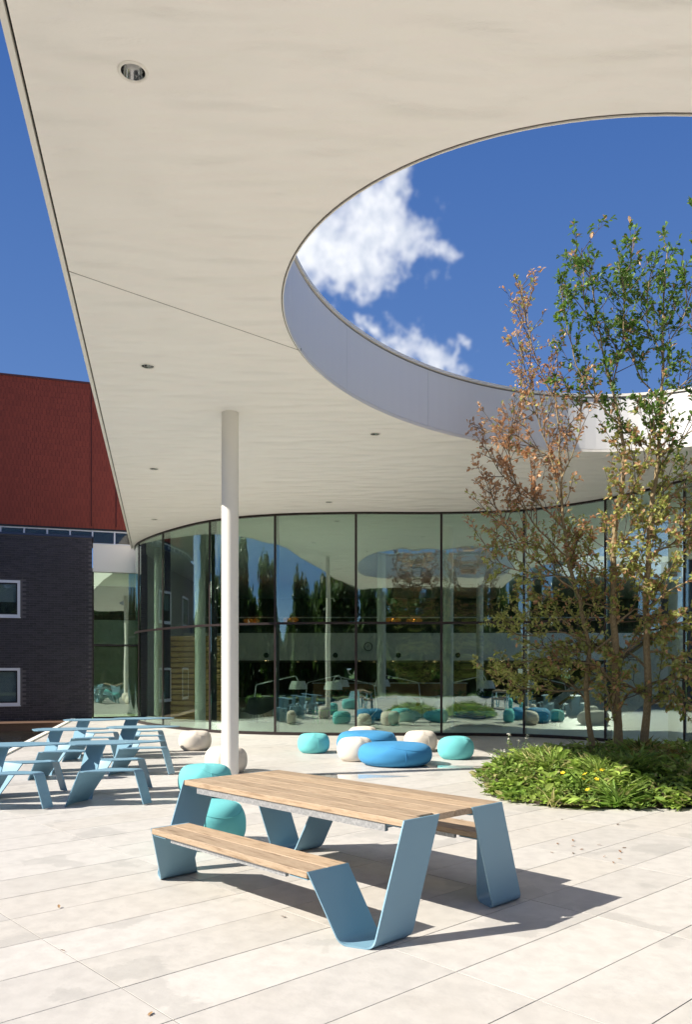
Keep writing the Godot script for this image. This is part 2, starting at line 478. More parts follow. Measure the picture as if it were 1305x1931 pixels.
func materials() -> void:
	var stone := noise_tex(0.012, [[0.0, g(0.49)], [0.45, g(0.54)], [0.7, g(0.57)], [1.0, g(0.51)]], 1024, 6, 3, FastNoiseLite.TYPE_SIMPLEX_SMOOTH, 30.0)
	var relief := noise_tex(0.05, [], 512, 5, 8)
	# damp marks with a shape of their own: clear where dry, greyer and darker where the water has not dried yet
	var damp := noise_tex(0.0045, [[0.0, Color(0.34, 0.33, 0.31, 0.48)], [0.22, Color(0.35, 0.34, 0.315, 0.36)], [0.24, Color(0.36, 0.35, 0.32, 0.28)], [0.262, Color(0.4, 0.38, 0.35, 0.0)], [0.68, Color(0.46, 0.43, 0.39, 0.0)], [1.0, Color(0.44, 0.41, 0.36, 0.45)]], 1024, 5, 21, FastNoiseLite.TYPE_SIMPLEX_SMOOTH, 60.0)
	var slabs := []
	for k in 5:
		var m := textured(stone, Vector3(0.42, 0.42, 0.42), 0.5, true)
		var t: float = [1.0, 0.955, 1.03, 0.98, 0.935][k]
		m.albedo_color = Color(t, t * [1.0, 0.997, 1.0, 0.99, 1.0][k], t * [1.0, 0.985, 1.0, 0.97, 1.0][k]).linear_to_srgb()
		m.uv1_offset = Vector3(0.31 * k, 0.0, 0.17 * k)
		m.heightmap_enabled = true
		m.heightmap_texture = relief
		m.heightmap_scale = 0.12
		m.detail_enabled = true
		m.detail_albedo = damp
		m.detail_uv_layer = BaseMaterial3D.DETAIL_UV_2
		m.uv2_triplanar = true
		m.uv2_world_triplanar = true
		m.uv2_scale = Vector3(0.16, 0.16, 0.16)
		m.uv2_offset = Vector3(0.23 * k, 0, 0.41 * k)
		slabs.append(m)
	M.slabs = slabs
	M.joint = paint(g(0.16), 0.95)
	M.ground = textured(noise_tex(0.03, [[0.0, Color(0.05, 0.09, 0.02)], [1.0, Color(0.10, 0.15, 0.04)]], 512, 5, 4), Vector3(0.2, 0.2, 0.2), 0.95, true)
	var plaster := noise_tex(0.01, [[0.0, Color(0.955, 0.915, 0.845)], [1.0, Color(0.975, 0.94, 0.875)]], 512, 5, 9)
	M.soffit = textured(plaster, Vector3(0.3, 0.3, 0.3), 0.75, true)
	M.soffit.heightmap_enabled = true
	M.soffit.heightmap_texture = noise_tex(0.006, [], 1024, 2, 31, FastNoiseLite.TYPE_SIMPLEX_SMOOTH, 20.0)
	M.soffit.heightmap_scale = 6.0
	M.soffit.uv1_scale = Vector3(0.12, 0.12, 0.34)
	M.trim = paint(Color(0.86, 0.82, 0.74), 0.5)
	M.panel_white = paint(Color(0.80, 0.79, 0.77), 0.42)
	M.gap = paint(Color(0.012, 0.011, 0.01), 0.9)
	M.column = paint(Color(0.80, 0.77, 0.71), 0.45)
	M.bronze = paint(Color(0.028, 0.019, 0.018), 0.4, 0.3)
	M.black = paint(Color(0.008, 0.008, 0.009), 0.5)
	M.chrome = paint(Color(0.75, 0.75, 0.74), 0.12, 1.0)
	M.white = paint(Color(0.78, 0.78, 0.76), 0.5)
	var wave := noise_tex(0.006, [], 512, 2, 77)
	wave.as_normal_map = true
	wave.bump_strength = 2.2
	var gl := StandardMaterial3D.new()
	gl.transparency = BaseMaterial3D.TRANSPARENCY_ALPHA
	gl.albedo_color = Color(0.78, 0.96, 0.84, 0.0).linear_to_srgb()
	gl.albedo_color.a = 0.0
	gl.roughness = 0.0
	gl.metallic = 0.19
	gl.refraction_enabled = true
	gl.refraction_scale = 0.066
	gl.normal_enabled = true
	gl.normal_texture = wave
	gl.normal_scale = 0.08
	gl.uv1_triplanar = true
	gl.uv1_world_triplanar = true
	gl.uv1_scale = Vector3(0.35, 0.09, 0.35)
	M.glass = gl
	M.water = paint(Color(0.012, 0.014, 0.012), 0.04)
	var rip := noise_tex(0.02, [], 512, 3, 15, FastNoiseLite.TYPE_SIMPLEX_SMOOTH, 12.0)
	rip.as_normal_map = true
	rip.bump_strength = 5.0
	M.water.normal_enabled = true
	M.water.normal_texture = rip
	M.water.normal_scale = 0.6
	M.water.uv1_triplanar = true
	M.water.uv1_world_triplanar = true
	M.water.uv1_scale = Vector3(0.35, 0.35, 0.35)
	# painted plate, galvanised steel, oiled hardwood
	var grit := noise_tex(0.2, [], 256, 3, 2)
	M.blue = paint(Color(0.185, 0.335, 0.43), 0.42)
	M.blue.heightmap_enabled = true
	M.blue.heightmap_texture = grit
	M.blue.heightmap_scale = 0.03
	M.blue.uv1_triplanar = true
	M.blue.uv1_scale = Vector3(4, 4, 4)
	M.galv = textured(noise_tex(0.06, [[0.0, Color(0.24, 0.25, 0.26)], [0.5, Color(0.36, 0.37, 0.38)], [1.0, Color(0.5, 0.5, 0.5)]], 256, 3, 6, FastNoiseLite.TYPE_CELLULAR), Vector3(3, 3, 3), 0.5)
	M.galv.metallic = 0.5
	var grain := noise_tex(0.02, [[0.0, Color(0.21, 0.135, 0.08)], [0.3, Color(0.36, 0.25, 0.155)], [0.42, Color(0.50, 0.365, 0.24)], [0.5, Color(0.39, 0.275, 0.17)], [0.58, Color(0.52, 0.385, 0.255)], [0.75, Color(0.42, 0.30, 0.19)], [1.0, Color(0.29, 0.195, 0.115)]], 1024, 6, 41, FastNoiseLite.TYPE_SIMPLEX_SMOOTH, 40.0)
	var woods := []
	for k in 6:
		var m := textured(grain, Vector3(0.13, 1.25, 1.25), 0.55)
		m.uv1_offset = Vector3(0.37 * k, 0.23 * k, 0.61 * k)
		var t: float = [1.0, 0.9, 1.06, 0.95, 1.1, 0.86][k]
		m.albedo_color = Color(t * 0.90, t * 0.92, t * 0.95).clamp().linear_to_srgb()
		m.heightmap_enabled = true
		m.heightmap_texture = grain
		m.heightmap_scale = 0.1
		woods.append(m)
	M.woods = woods
	M.deck = textured(grain, Vector3(0.1, 2.0, 2.0), 0.7)
	M.deck.albedo_color = Color(0.30, 0.23, 0.21).linear_to_srgb()
	# covers of the poufs: fine knit
	var knit := noise_tex(0.35, [], 256, 2, 12)
	for e in [["aqua", Color(0.15, 0.51, 0.52)], ["sea_blue", Color(0.055, 0.255, 0.49)], ["cream", Color(0.66, 0.60, 0.52)]]:
		var m := paint(e[1], 0.85, 0.0, 0.3)
		m.heightmap_enabled = true
		m.heightmap_texture = knit
		m.heightmap_scale = 0.15
		m.uv1_triplanar = true
		m.uv1_scale = Vector3(3, 3, 3)
		m.rim_enabled = true
		m.rim = 0.25
		m.rim_tint = 0.6
		M[e[0]] = m
	M.soil = textured(noise_tex(0.05, [[0.0, Color(0.03, 0.02, 0.012)], [1.0, Color(0.09, 0.06, 0.035)]], 256, 5, 5), Vector3(1, 1, 1), 0.95, true)
	M.bark = textured(noise_tex(0.04, [[0.0, Color(0.14, 0.10, 0.05)], [0.5, Color(0.28, 0.21, 0.11)], [1.0, Color(0.44, 0.35, 0.19)]], 512, 5, 13), Vector3(3.5, 0.8, 3.5), 0.85, true)
	M.bark.heightmap_enabled = true
	M.bark.heightmap_texture = noise_tex(0.06, [], 256, 4, 14)
	M.bark.heightmap_scale = 1.2
	M.twig = paint(Color(0.13, 0.09, 0.055), 0.8)
	var lf := StandardMaterial3D.new()
	lf.vertex_color_use_as_albedo = true
	lf.roughness = 0.5
	lf.backlight_enabled = true
	lf.backlight = Color(0.9, 0.9, 0.9)
	M.leaf = lf
	M.brick = StandardMaterial3D.new()
	M.brick.vertex_color_use_as_albedo = true
	M.brick.roughness = 0.7
	M.mortar = paint(Color(0.115, 0.105, 0.112), 0.9)
	M.red = StandardMaterial3D.new()
	M.red.vertex_color_use_as_albedo = true
	M.red.roughness = 0.75
	M.red_back = paint(Color(0.09, 0.016, 0.012), 0.8)
	M.frame_white = paint(Color(0.66, 0.67, 0.72), 0.4)
	M.pane_dark = StandardMaterial3D.new()
	M.pane_dark.albedo_color = Color(0.04, 0.07, 0.075, 0.35).linear_to_srgb()
	M.pane_dark.albedo_color.a = 0.25
	M.pane_dark.transparency = BaseMaterial3D.TRANSPARENCY_ALPHA
	M.pane_dark.roughness = 0.0
	M.blind = paint(Color(0.30, 0.41, 0.42), 0.8)
	M.floor_in = textured(noise_tex(0.02, [[0.0, Color(0.55, 0.55, 0.52)], [1.0, Color(0.62, 0.62, 0.58)]], 512, 4, 25), Vector3(0.3, 0.3, 0.3), 0.35, true)
	M.wall_in = paint(Color(0.7, 0.68, 0.62), 0.8)
	M.parapet = paint(Color(0.84, 0.80, 0.70), 0.7)
	M.dark_wall = paint(Color(0.09, 0.065, 0.05), 0.8)

	M.timber = textured(grain, Vector3(0.2, 2.0, 2.0), 0.6)
	M.timber.albedo_color = Color(1.0, 0.80, 0.52).linear_to_srgb()
	M.yellow = paint(Color(0.55, 0.42, 0.06), 0.6)
	M.shell_dark = paint(Color(0.045, 0.05, 0.05), 0.7)
	M.shell_grey = paint(Color(0.22, 0.22, 0.2), 0.7)
	M.shell_green = paint(Color(0.30, 0.48, 0.14), 0.6)
	M.sofa_blue = paint(Color(0.03, 0.075, 0.16), 0.8)
	M.green = paint(Color(0.05, 0.42, 0.10), 0.5)
	M.stem = paint(Color(0.14, 0.2, 0.05), 0.7)
	M.yellow_petal = paint(Color(0.8, 0.55, 0.02), 0.6)
	M.glow_white = paint(Color(0.8, 0.7, 0.5), 0.5)
	M.glow_white.emission_enabled = true
	M.glow_white.emission = Color(1.0, 0.85, 0.6)
	M.glow_white.emission_energy_multiplier = 0.35
	M.glow_orange = paint(Color(0.5, 0.24, 0.05), 0.6)
	M.glow_orange.emission_enabled = true
	M.glow_orange.emission = Color(1.0, 0.55, 0.15)
	M.glow_orange.emission_energy_multiplier = 0.05
	M.puddle = paint(Color(0.3, 0.29, 0.26), 0.02)
	M.puddle.albedo_color.a = 0.07
	M.puddle.transparency = BaseMaterial3D.TRANSPARENCY_ALPHA
	M.leaf_mesh = leaf_shape([[0.02, 0.0], [0.12, 0.12], [0.10, 0.22], [0.25, 0.40], [0.18, 0.50], [0.31, 0.68], [0.18, 0.80], [0.16, 0.92], [0.0, 1.0]], 0.10, 0.25)


func _ready() -> void:
	rng.seed = 20240611
	var cam := Camera3D.new()
	cam.name = "camera"
	add_child(cam)
	cam.position = Vector3(0, 1.668, 0)
	cam.set_frustum(2.0 * 0.1 * 965.5 / 1517.0, Vector2(0.0, 0.1 * 296.5 / 1517.0), 0.1, 900.0)
	cam.current = true
	var env := Environment.new()
	env.background_mode = Environment.BG_SKY
	var sky := Sky.new()
	var pano := PanoramaSkyMaterial.new()
	pano.panorama = ImageTexture.create_from_image(sky_image())
	pano.energy_multiplier = 1.0
	sky.sky_material = pano
	env.sky = sky
	env.tonemap_mode = Environment.TONE_MAPPER_LINEAR
	env.tonemap_exposure = 1.78
	env.sdfgi_enabled = true
	env.ssao_enabled = true
	env.ssil_enabled = true
	var we := WorldEnvironment.new()
	we.name = "world_environment"
	we.environment = env
	add_child(we)
	var sun := DirectionalLight3D.new()
	sun.name = "sun"
	sun.light_energy = 1.6
	sun.light_color = Color(1.0, 0.972, 0.925)
	sun.light_angular_distance = 0.53
	sun.shadow_enabled = true
	add_child(sun)
	sun.look_at_from_position(Vector3.ZERO, Vector3(0.935, -0.74, -0.258))

	materials()
	ground()
	canopy()
	facade()
	neighbour()
	interior()
	big_table()
	small_tables()
	poufs()
	planting()
	trees()
	far_trees()
	bits()


# ---------------------------------------------------------------- setting
func terrace_outline() -> PackedVector2Array:
	var p := PackedVector2Array([Vector2(-1.43, -8.0), Vector2(-9.06, 26.9), Vector2(-8.55, 27.16)])
	for i in range(0, (FACADE.size() - 1) * 6 + 1):
		p.append(facade_at(i / 6.0))
	p.append(Vector2(34, 12.7)); p.append(Vector2(34, -8))
	return p


func ground() -> void:
	var b := MB.new()
	b.box(Vector3(0, -0.95, 0), Vector3(900, 0.1, 900))
	put("ground", b.mesh(), M.ground, self, Vector3.ZERO, "structure")
	# terrace: a bed of dark jointing, slabs laid on it
	var outline := terrace_outline()
	b = MB.new()
	b.prism(outline, -0.5, -0.0035)
	var terrace := put("terrace", b.mesh(), M.joint, self, Vector3.ZERO, "structure")
	var turn := atan2(SLAB_S.y, SLAB_S.x)
	var full := MB.new()
	full.cbox(Vector3(0, -0.0015, 0), Vector3(1.464, 0.003, 0.5168), 0.0006)
	var fm := full.mesh()
	var bed := PackedVector2Array(BED)
	var list := []
	for i in range(-22, 24):
		for j in range(-24, 60):
			var s := 1.99 + 1.47 * i
			var t := 2.326 + 0.5225 * j
			var c := SLAB_S * (s + 0.735) + SLAB_T * (t + 0.26125)
			if c.y < -9.0 or c.y > 28.5 or absf(c.x) > 21.0: continue
			var q := PackedVector2Array()
			for e in [[0.0025, 0.0025], [1.4675, 0.0025], [1.4675, 0.52], [0.0025, 0.52]]:
				q.append(SLAB_S * (s + e[0]) + SLAB_T * (t + e[1]))
			var inside := 0
			var in_bed := 0
			for v in q:
				if Geometry2D.is_point_in_polygon(v, outline): inside += 1
				if Geometry2D.is_point_in_polygon(v, bed): in_bed += 1
			if in_bed == 4: continue
			var piece := PackedVector2Array()
			if inside < 4:
				var cut := Geometry2D.intersect_polygons(q, outline)
				if cut.is_empty(): continue
				piece = cut[0]
			var seen := c.y > 3.0 and absf(c.x) < 0.45 * c.y + 1.0
			list.append({"c": c, "cut": piece, "rank": c.length() + (0.0 if seen else 1000.0)})
	list.sort_custom(func(a, bb): return a.rank < bb.rank)
	var rest := MB.new()
	for k in list.size():
		var e = list[k]
		var m: Material = M.slabs[rng.randi() % 5]
		if k < 300:
			if e.cut.is_empty():
				var o := put("slab", fm, m, terrace, at2(e.c, rng.randf_range(-0.0006, 0.0006)))
				o.rotation.y = turn
			else:
				var pb := MB.new()
				pb.prism(e.cut, -0.003, 0.0)
				put("slab", pb.mesh(), m, terrace)
		elif e.cut.is_empty():
			rest.box(at2(e.c, -0.0015), Vector3(1.464, 0.003, 0.5168), Basis(Vector3.UP, turn))
		else:
			rest.prism(e.cut, -0.003, 0.0)
	put("slabs_beyond", rest.mesh(), M.slabs[0], terrace, Vector3.ZERO, "stuff")
	# pale coping along the pond
	b = MB.new()
	var d := (Vector2(-9.06, 26.9) - Vector2(-1.43, -8.0)).normalized()
	var left := Vector2(-d.y, d.x)
	var e0 := Vector2(-1.43, -8.0)
	var e1 := Vector2(-9.06, 26.9)
	b.prism(PackedVector2Array([e0 + left * 0.004, e1 + left * 0.004, e1 + left * 0.13, e0 + left * 0.13]), -0.45, 0.03)
	put("kerb", b.mesh(), M.trim, self, Vector3.ZERO, "structure")
	b = MB.new()
	b.prism(PackedVector2Array([e0 + left * 0.12, e1 + left * 0.12, Vector2(-30, 20), Vector2(-26, -8)]), -0.9, -0.27)
	put("water", b.mesh(), M.water, self, Vector3.ZERO, "structure")


func wall_point(s: float, back := 0.0) -> Vector2:      # along the brick facade, from its right corner to the left
	return Vector2(-8.6, 27.2) - Vector2(0.951, 0.309) * s + Vector2(-0.309, 0.951) * back


func wall_box(b: MB, s0: float, s1: float, y0: float, y1: float, front: float, back: float) -> void:
	b.prism(PackedVector2Array([wall_point(s0, front), wall_point(s1, front), wall_point(s1, back), wall_point(s0, back)]), y0, y1)


func canopy() -> void:
	var t := thing("canopy", "vast white canopy roof with a large oval opening to the sky", "canopy")
	var dir := (EDGE_B - EDGE_A).normalized()
	var inw := Vector2(dir.y, -dir.x)
	var slab := CSGCombiner3D.new()
	slab.name = "soffit"
	t.add_child(slab)
	var poly := CSGPolygon3D.new()
	poly.name = "slab_body"
	poly.polygon = PackedVector2Array([EDGE_A + inw * 0.060, EDGE_B + inw * 0.060, Vector2(-7.2, 29.0), Vector2(-7.2, 52), Vector2(24, 52), Vector2(24, 1.5)])
	poly.depth = 0.9
	poly.rotation.x = -PI / 2
	poly.position.y = CEILING + 0.9
	poly.material = M.soffit
	slab.add_child(poly)
	var hole := CSGPolygon3D.new()
	hole.name = "opening"
	var hp := PackedVector2Array()
	for k in 160:
		hp.append(oculus(TAU * k / 160.0))
	hole.polygon = hp
	hole.depth = 2.0
	hole.rotation.x = -PI / 2
	hole.position.y = CEILING + 1.5
	hole.operation = CSGShape3D.OPERATION_SUBTRACTION
	hole.material = M.panel_white
	slab.add_child(hole)
	var rl := CSGBox3D.new()
	rl.name = "rooflight"
	rl.size = Vector3(11.4, 3.0, 17.5)
	rl.position = Vector3(14.0, CEILING + 0.5, -25.75)
	rl.operation = CSGShape3D.OPERATION_SUBTRACTION
	rl.material = M.panel_white
	slab.add_child(rl)
	var spots := [Vector2(-1.41, 5.317), Vector2(-2.59, 10.48), Vector2(-3.79, 15.85), Vector2(-5.06, 21.2), Vector2(0.49, 13.5), Vector2(-0.405, 19.0), Vector2(-1.0, 25.0), Vector2(2.3, 24.0), Vector2(5.2, 23.5), Vector2(-1.5, 30.0), Vector2(2.0, 29.5), Vector2(5.5, 29)]
	for p in spots:
		var c := CSGCylinder3D.new()
		c.name = "lamp_hole"
		c.radius = 0.082
		c.height = 0.28
		c.sides = 28
		c.position = at2(p, CEILING)
		c.operation = CSGShape3D.OPERATION_SUBTRACTION
		c.material = M.trim
		slab.add_child(c)
	# free edge: lip, shadow gap, fascia
	var b := MB.new()
	b.prism(PackedVector2Array([EDGE_A, EDGE_B, EDGE_B + inw * 0.042, EDGE_A + inw * 0.042]), CEILING - 0.012, CEILING + 0.93)
	put("edge_fascia", b.mesh(), M.trim, t)
	b = MB.new()
	b.prism(PackedVector2Array([EDGE_A + inw * 0.043, EDGE_B + inw * 0.043, EDGE_B + inw * 0.059, EDGE_A + inw * 0.059]), CEILING + 0.03, CEILING + 0.9)
	put("shadow_gap", b.mesh(), M.gap, t)
	# joint across the soffit
	b = MB.new()
	var ja := Vector2(-2.80, 7.94)
	var jb := Vector2(-0.56, 9.98)
	var jn := (jb - ja).normalized()
	jn = Vector2(-jn.y, jn.x) * 0.005
	b.prism(PackedVector2Array([ja - jn, jb - jn, jb + jn, ja + jn]), CEILING - 0.002, CEILING + 0.03)
	put("soffit_joint", b.mesh(), paint(Color(0.25, 0.22, 0.19), 0.9), t)
	# the opening: lip, recessed dark line, panels, coping
	var N := 144
	b = MB.new()
	var gapm := MB.new()
	for k in N:
		var a0 := TAU * k / N
		var a1 := TAU * (k + 1) / N
		for e in [[b, -0.013, -0.003, -0.012, 0.035], [gapm, 0.002, 0.010, -0.003, 0.02]]:
			var mb: MB = e[0]
			mb.prism(PackedVector2Array([oculus(a0, e[1]), oculus(a1, e[1]), oculus(a1, e[2]), oculus(a0, e[2])]), CEILING + e[3], CEILING + e[4])
	put("opening_lip", b.mesh(), M.trim, t)
	put("opening_shadow_line", gapm.mesh(), paint(Color(0.10, 0.085, 0.07), 0.9), t)
	for k in 14:
		b = MB.new()
		for i in 9:
			var a0 := TAU * (k + (i + 0.012) / 9.0 if i == 0 else k + i / 9.0) / 14.0
			var a1 := TAU * (k + ((i + 1 - 0.012) / 9.0 if i == 8 else (i + 1) / 9.0)) / 14.0
			b.prism(PackedVector2Array([oculus(a0, -0.014), oculus(a1, -0.014), oculus(a1, -0.003), oculus(a0, -0.003)]), CEILING + 0.04, CEILING + 0.955)
		put("cladding_panel", b.mesh(), M.panel_white, t)
	b = MB.new()
	gapm = MB.new()
	for k in N:
		var a0 := TAU * k / N
		var a1 := TAU * (k + 1) / N
		b.prism(PackedVector2Array([oculus(a0, -0.04), oculus(a1, -0.04), oculus(a1, 0.3), oculus(a0, 0.3)]), CEILING + 0.985, CEILING + 1.03)
		gapm.prism(PackedVector2Array([oculus(a0, -0.002), oculus(a1, -0.002), oculus(a1, 0.2), oculus(a0, 0.2)]), CEILING + 0.96, CEILING + 0.984)
	put("coping", b.mesh(), M.trim, t)
	put("coping_shadow_line", gapm.mesh(), paint(Color(0.22, 0.22, 0.22), 0.8), t)
	# downlights let into the soffit
	var names := ["recessed downlight nearest the viewer in the white soffit", "recessed downlight near the soffit joint, second of the row along the free edge", "small recessed downlight left of the round column top", "recessed downlight above the rounded glass corner", "recessed downlight right of the column under the oval opening", "tiny recessed downlight close above the glass front"]
	for k in 6:
		var l := thing("downlight", names[k], "ceiling light", at2(spots[k], CEILING), 0.0, "downlights in the canopy soffit")
		var r := MB.new()
		r.lathe([Vector2(0.078, -0.001), Vector2(0.083, -0.010), Vector2(0.094, -0.010), Vector2(0.101, -0.001)], 36)
		put("ring", r.mesh(), M.trim, l)
		r = MB.new()
		r.lathe([Vector2(0.045, 0.125), Vector2(0.06, 0.09), Vector2(0.074, 0.03), Vector2(0.079, -0.003)], 18, Vector3.ZERO, true)
		put("reflector", r.mesh(), M.chrome, l)
		r = MB.new()
		r.lathe([Vector2(0.0, 0.07), Vector2(0.03, 0.075), Vector2(0.045, 0.1), Vector2(0.05, 0.128), Vector2(0.0, 0.13)], 16)
		put("lamp", r.mesh(), M.white, l)
	# column
	var cp := thing("column", "round white column standing free on the terrace behind a cream pouf", "column", Vector3(-1.79, 0, -12.4))
	b = MB.new()
	b.lathe([Vector2(0.131, 0.0), Vector2(0.131, CEILING)], 40)
	put("shaft", b.mesh(), M.column, cp)
	b = MB.new()
	b.lathe([Vector2(0.15, 0.0), Vector2(0.15, 0.012), Vector2(0.132, 0.014)], 40, Vector3.ZERO, true)
	put("base_ring", b.mesh(), M.column, cp)


func facade() -> void:
	var t := thing("glass_facade", "curved two storey glass wall with dark bronze mullions under the canopy", "glass wall")
	var last := FACADE.size() - 1
	for i in last:
		for lvl in [[0.075, 2.80], [2.86, 5.565]]:
			var outer := []
			var b := MB.new()
			var n := 8
			var e := 0.014
			for k in n + 1:
				var tt := i + e + (1.0 - 2.0 * e) * k / n
				outer.append([facade_at(tt), facade_normal(tt)])
			for k in n:
				var a: Vector2 = outer[k][0]; var an: Vector2 = outer[k][1]
				var c: Vector2 = outer[k + 1][0]; var cn: Vector2 = outer[k + 1][1]
				var N0 := at2(an); var N1 := at2(cn)
				var fa := at2(a + an * 0.012); var fc := at2(c + cn * 0.012)
				var ba := at2(a - an * 0.012); var bc := at2(c - cn * 0.012)
				var lo := Vector3(0, lvl[0], 0); var hi := Vector3(0, lvl[1], 0)
				b.quad_n(fa + lo, fc + lo, fc + hi, fa + hi, N0, N1, N1, N0)
				b.quad_n(bc + lo, ba + lo, ba + hi, bc + hi, -N1, -N0, -N0, -N1)
				b.quad(fa + hi, fc + hi, bc + hi, ba + hi)
				b.quad(ba + lo, bc + lo, fc + lo, fa + lo)
				if k == 0: b.quad(ba + lo, fa + lo, fa + hi, ba + hi)
				if k == n - 1: b.quad(fc + lo, bc + lo, bc + hi, fc + hi)
			put("glass_pane", b.mesh(), M.glass, t)
	for i in FACADE.size():
		if i == 1: continue
		var p: Vector2 = FACADE[i]
		var nn := facade_normal(float(i))
		var tg := Vector2(-nn.y, nn.x)
		var b := MB.new()
		b.prism(PackedVector2Array([p + nn * 0.03 - tg * 0.026, p + nn * 0.03 + tg * 0.026, p - nn * 0.22 + tg * 0.026, p - nn * 0.22 - tg * 0.026]), 0.02, 5.60)
		put("mullion", b.mesh(), M.bronze, t)
	for e in [["sill", 0.0, 0.074, 0.05, -0.1], ["transom", 2.801, 2.859, 0.026, -0.09], ["head_rail", 5.566, 5.614, 0.03, -0.08]]:
		var b := MB.new()
		for k in last * 8:
			var t0 := k / 8.0; var t1 := (k + 1) / 8.0
			b.prism(PackedVector2Array([facade_at(t0) + facade_normal(t0) * e[3], facade_at(t1) + facade_normal(t1) * e[3], facade_at(t1) + facade_normal(t1) * e[4], facade_at(t0) + facade_normal(t0) * e[4]]), e[1], e[2])
		put(e[0], b.mesh(), M.bronze, t)


func window(b_parent: Node3D, s0: float, s1: float, y0: float, y1: float) -> void:
	var b := MB.new()
	wall_box(b, s0, s1, y0, y0 + 0.085, -0.03, 0.05); wall_box(b, s0, s1, y1 - 0.085, y1, -0.03, 0.05)
	wall_box(b, s0, s0 + 0.085, y0 + 0.085, y1 - 0.085, -0.03, 0.05); wall_box(b, s1 - 0.085, s1, y0 + 0.085, y1 - 0.085, -0.03, 0.05)
	var w := put("window", b.mesh(), M.frame_white, b_parent)
	b = MB.new()
	wall_box(b, s0 + 0.085, s0 + 0.13, y0 + 0.085, y1 - 0.085, 0.0, 0.06); wall_box(b, s1 - 0.13, s1 - 0.085, y0 + 0.085, y1 - 0.085, 0.0, 0.06)
	wall_box(b, s0 + 0.13, s1 - 0.13, y0 + 0.085, y0 + 0.13, 0.0, 0.06); wall_box(b, s0 + 0.13, s1 - 0.13, y1 - 0.13, y1 - 0.085, 0.0, 0.06)
	put("sash", b.mesh(), M.black, w)
	b = MB.new()
	wall_box(b, s0 + 0.13, s1 - 0.13, y0 + 0.13, y1 - 0.13, 0.03, 0.036)
	put("pane", b.mesh(), M.pane_dark, w)
	b = MB.new()
	wall_box(b, s0 + 0.1, s1 - 0.1, y0 + (0.1 if y0 < 1.0 else 0.5), y1 - 0.1, 0.10, 0.11)
	put("blind", b.mesh(), M.blind, w)
	b = MB.new()
	wall_box(b, s0 - 0.02, s1 + 0.02, y0 - 0.03, y0 - 0.001, -0.06, 0.04)
	put("sill", b.mesh(), M.frame_white, w)


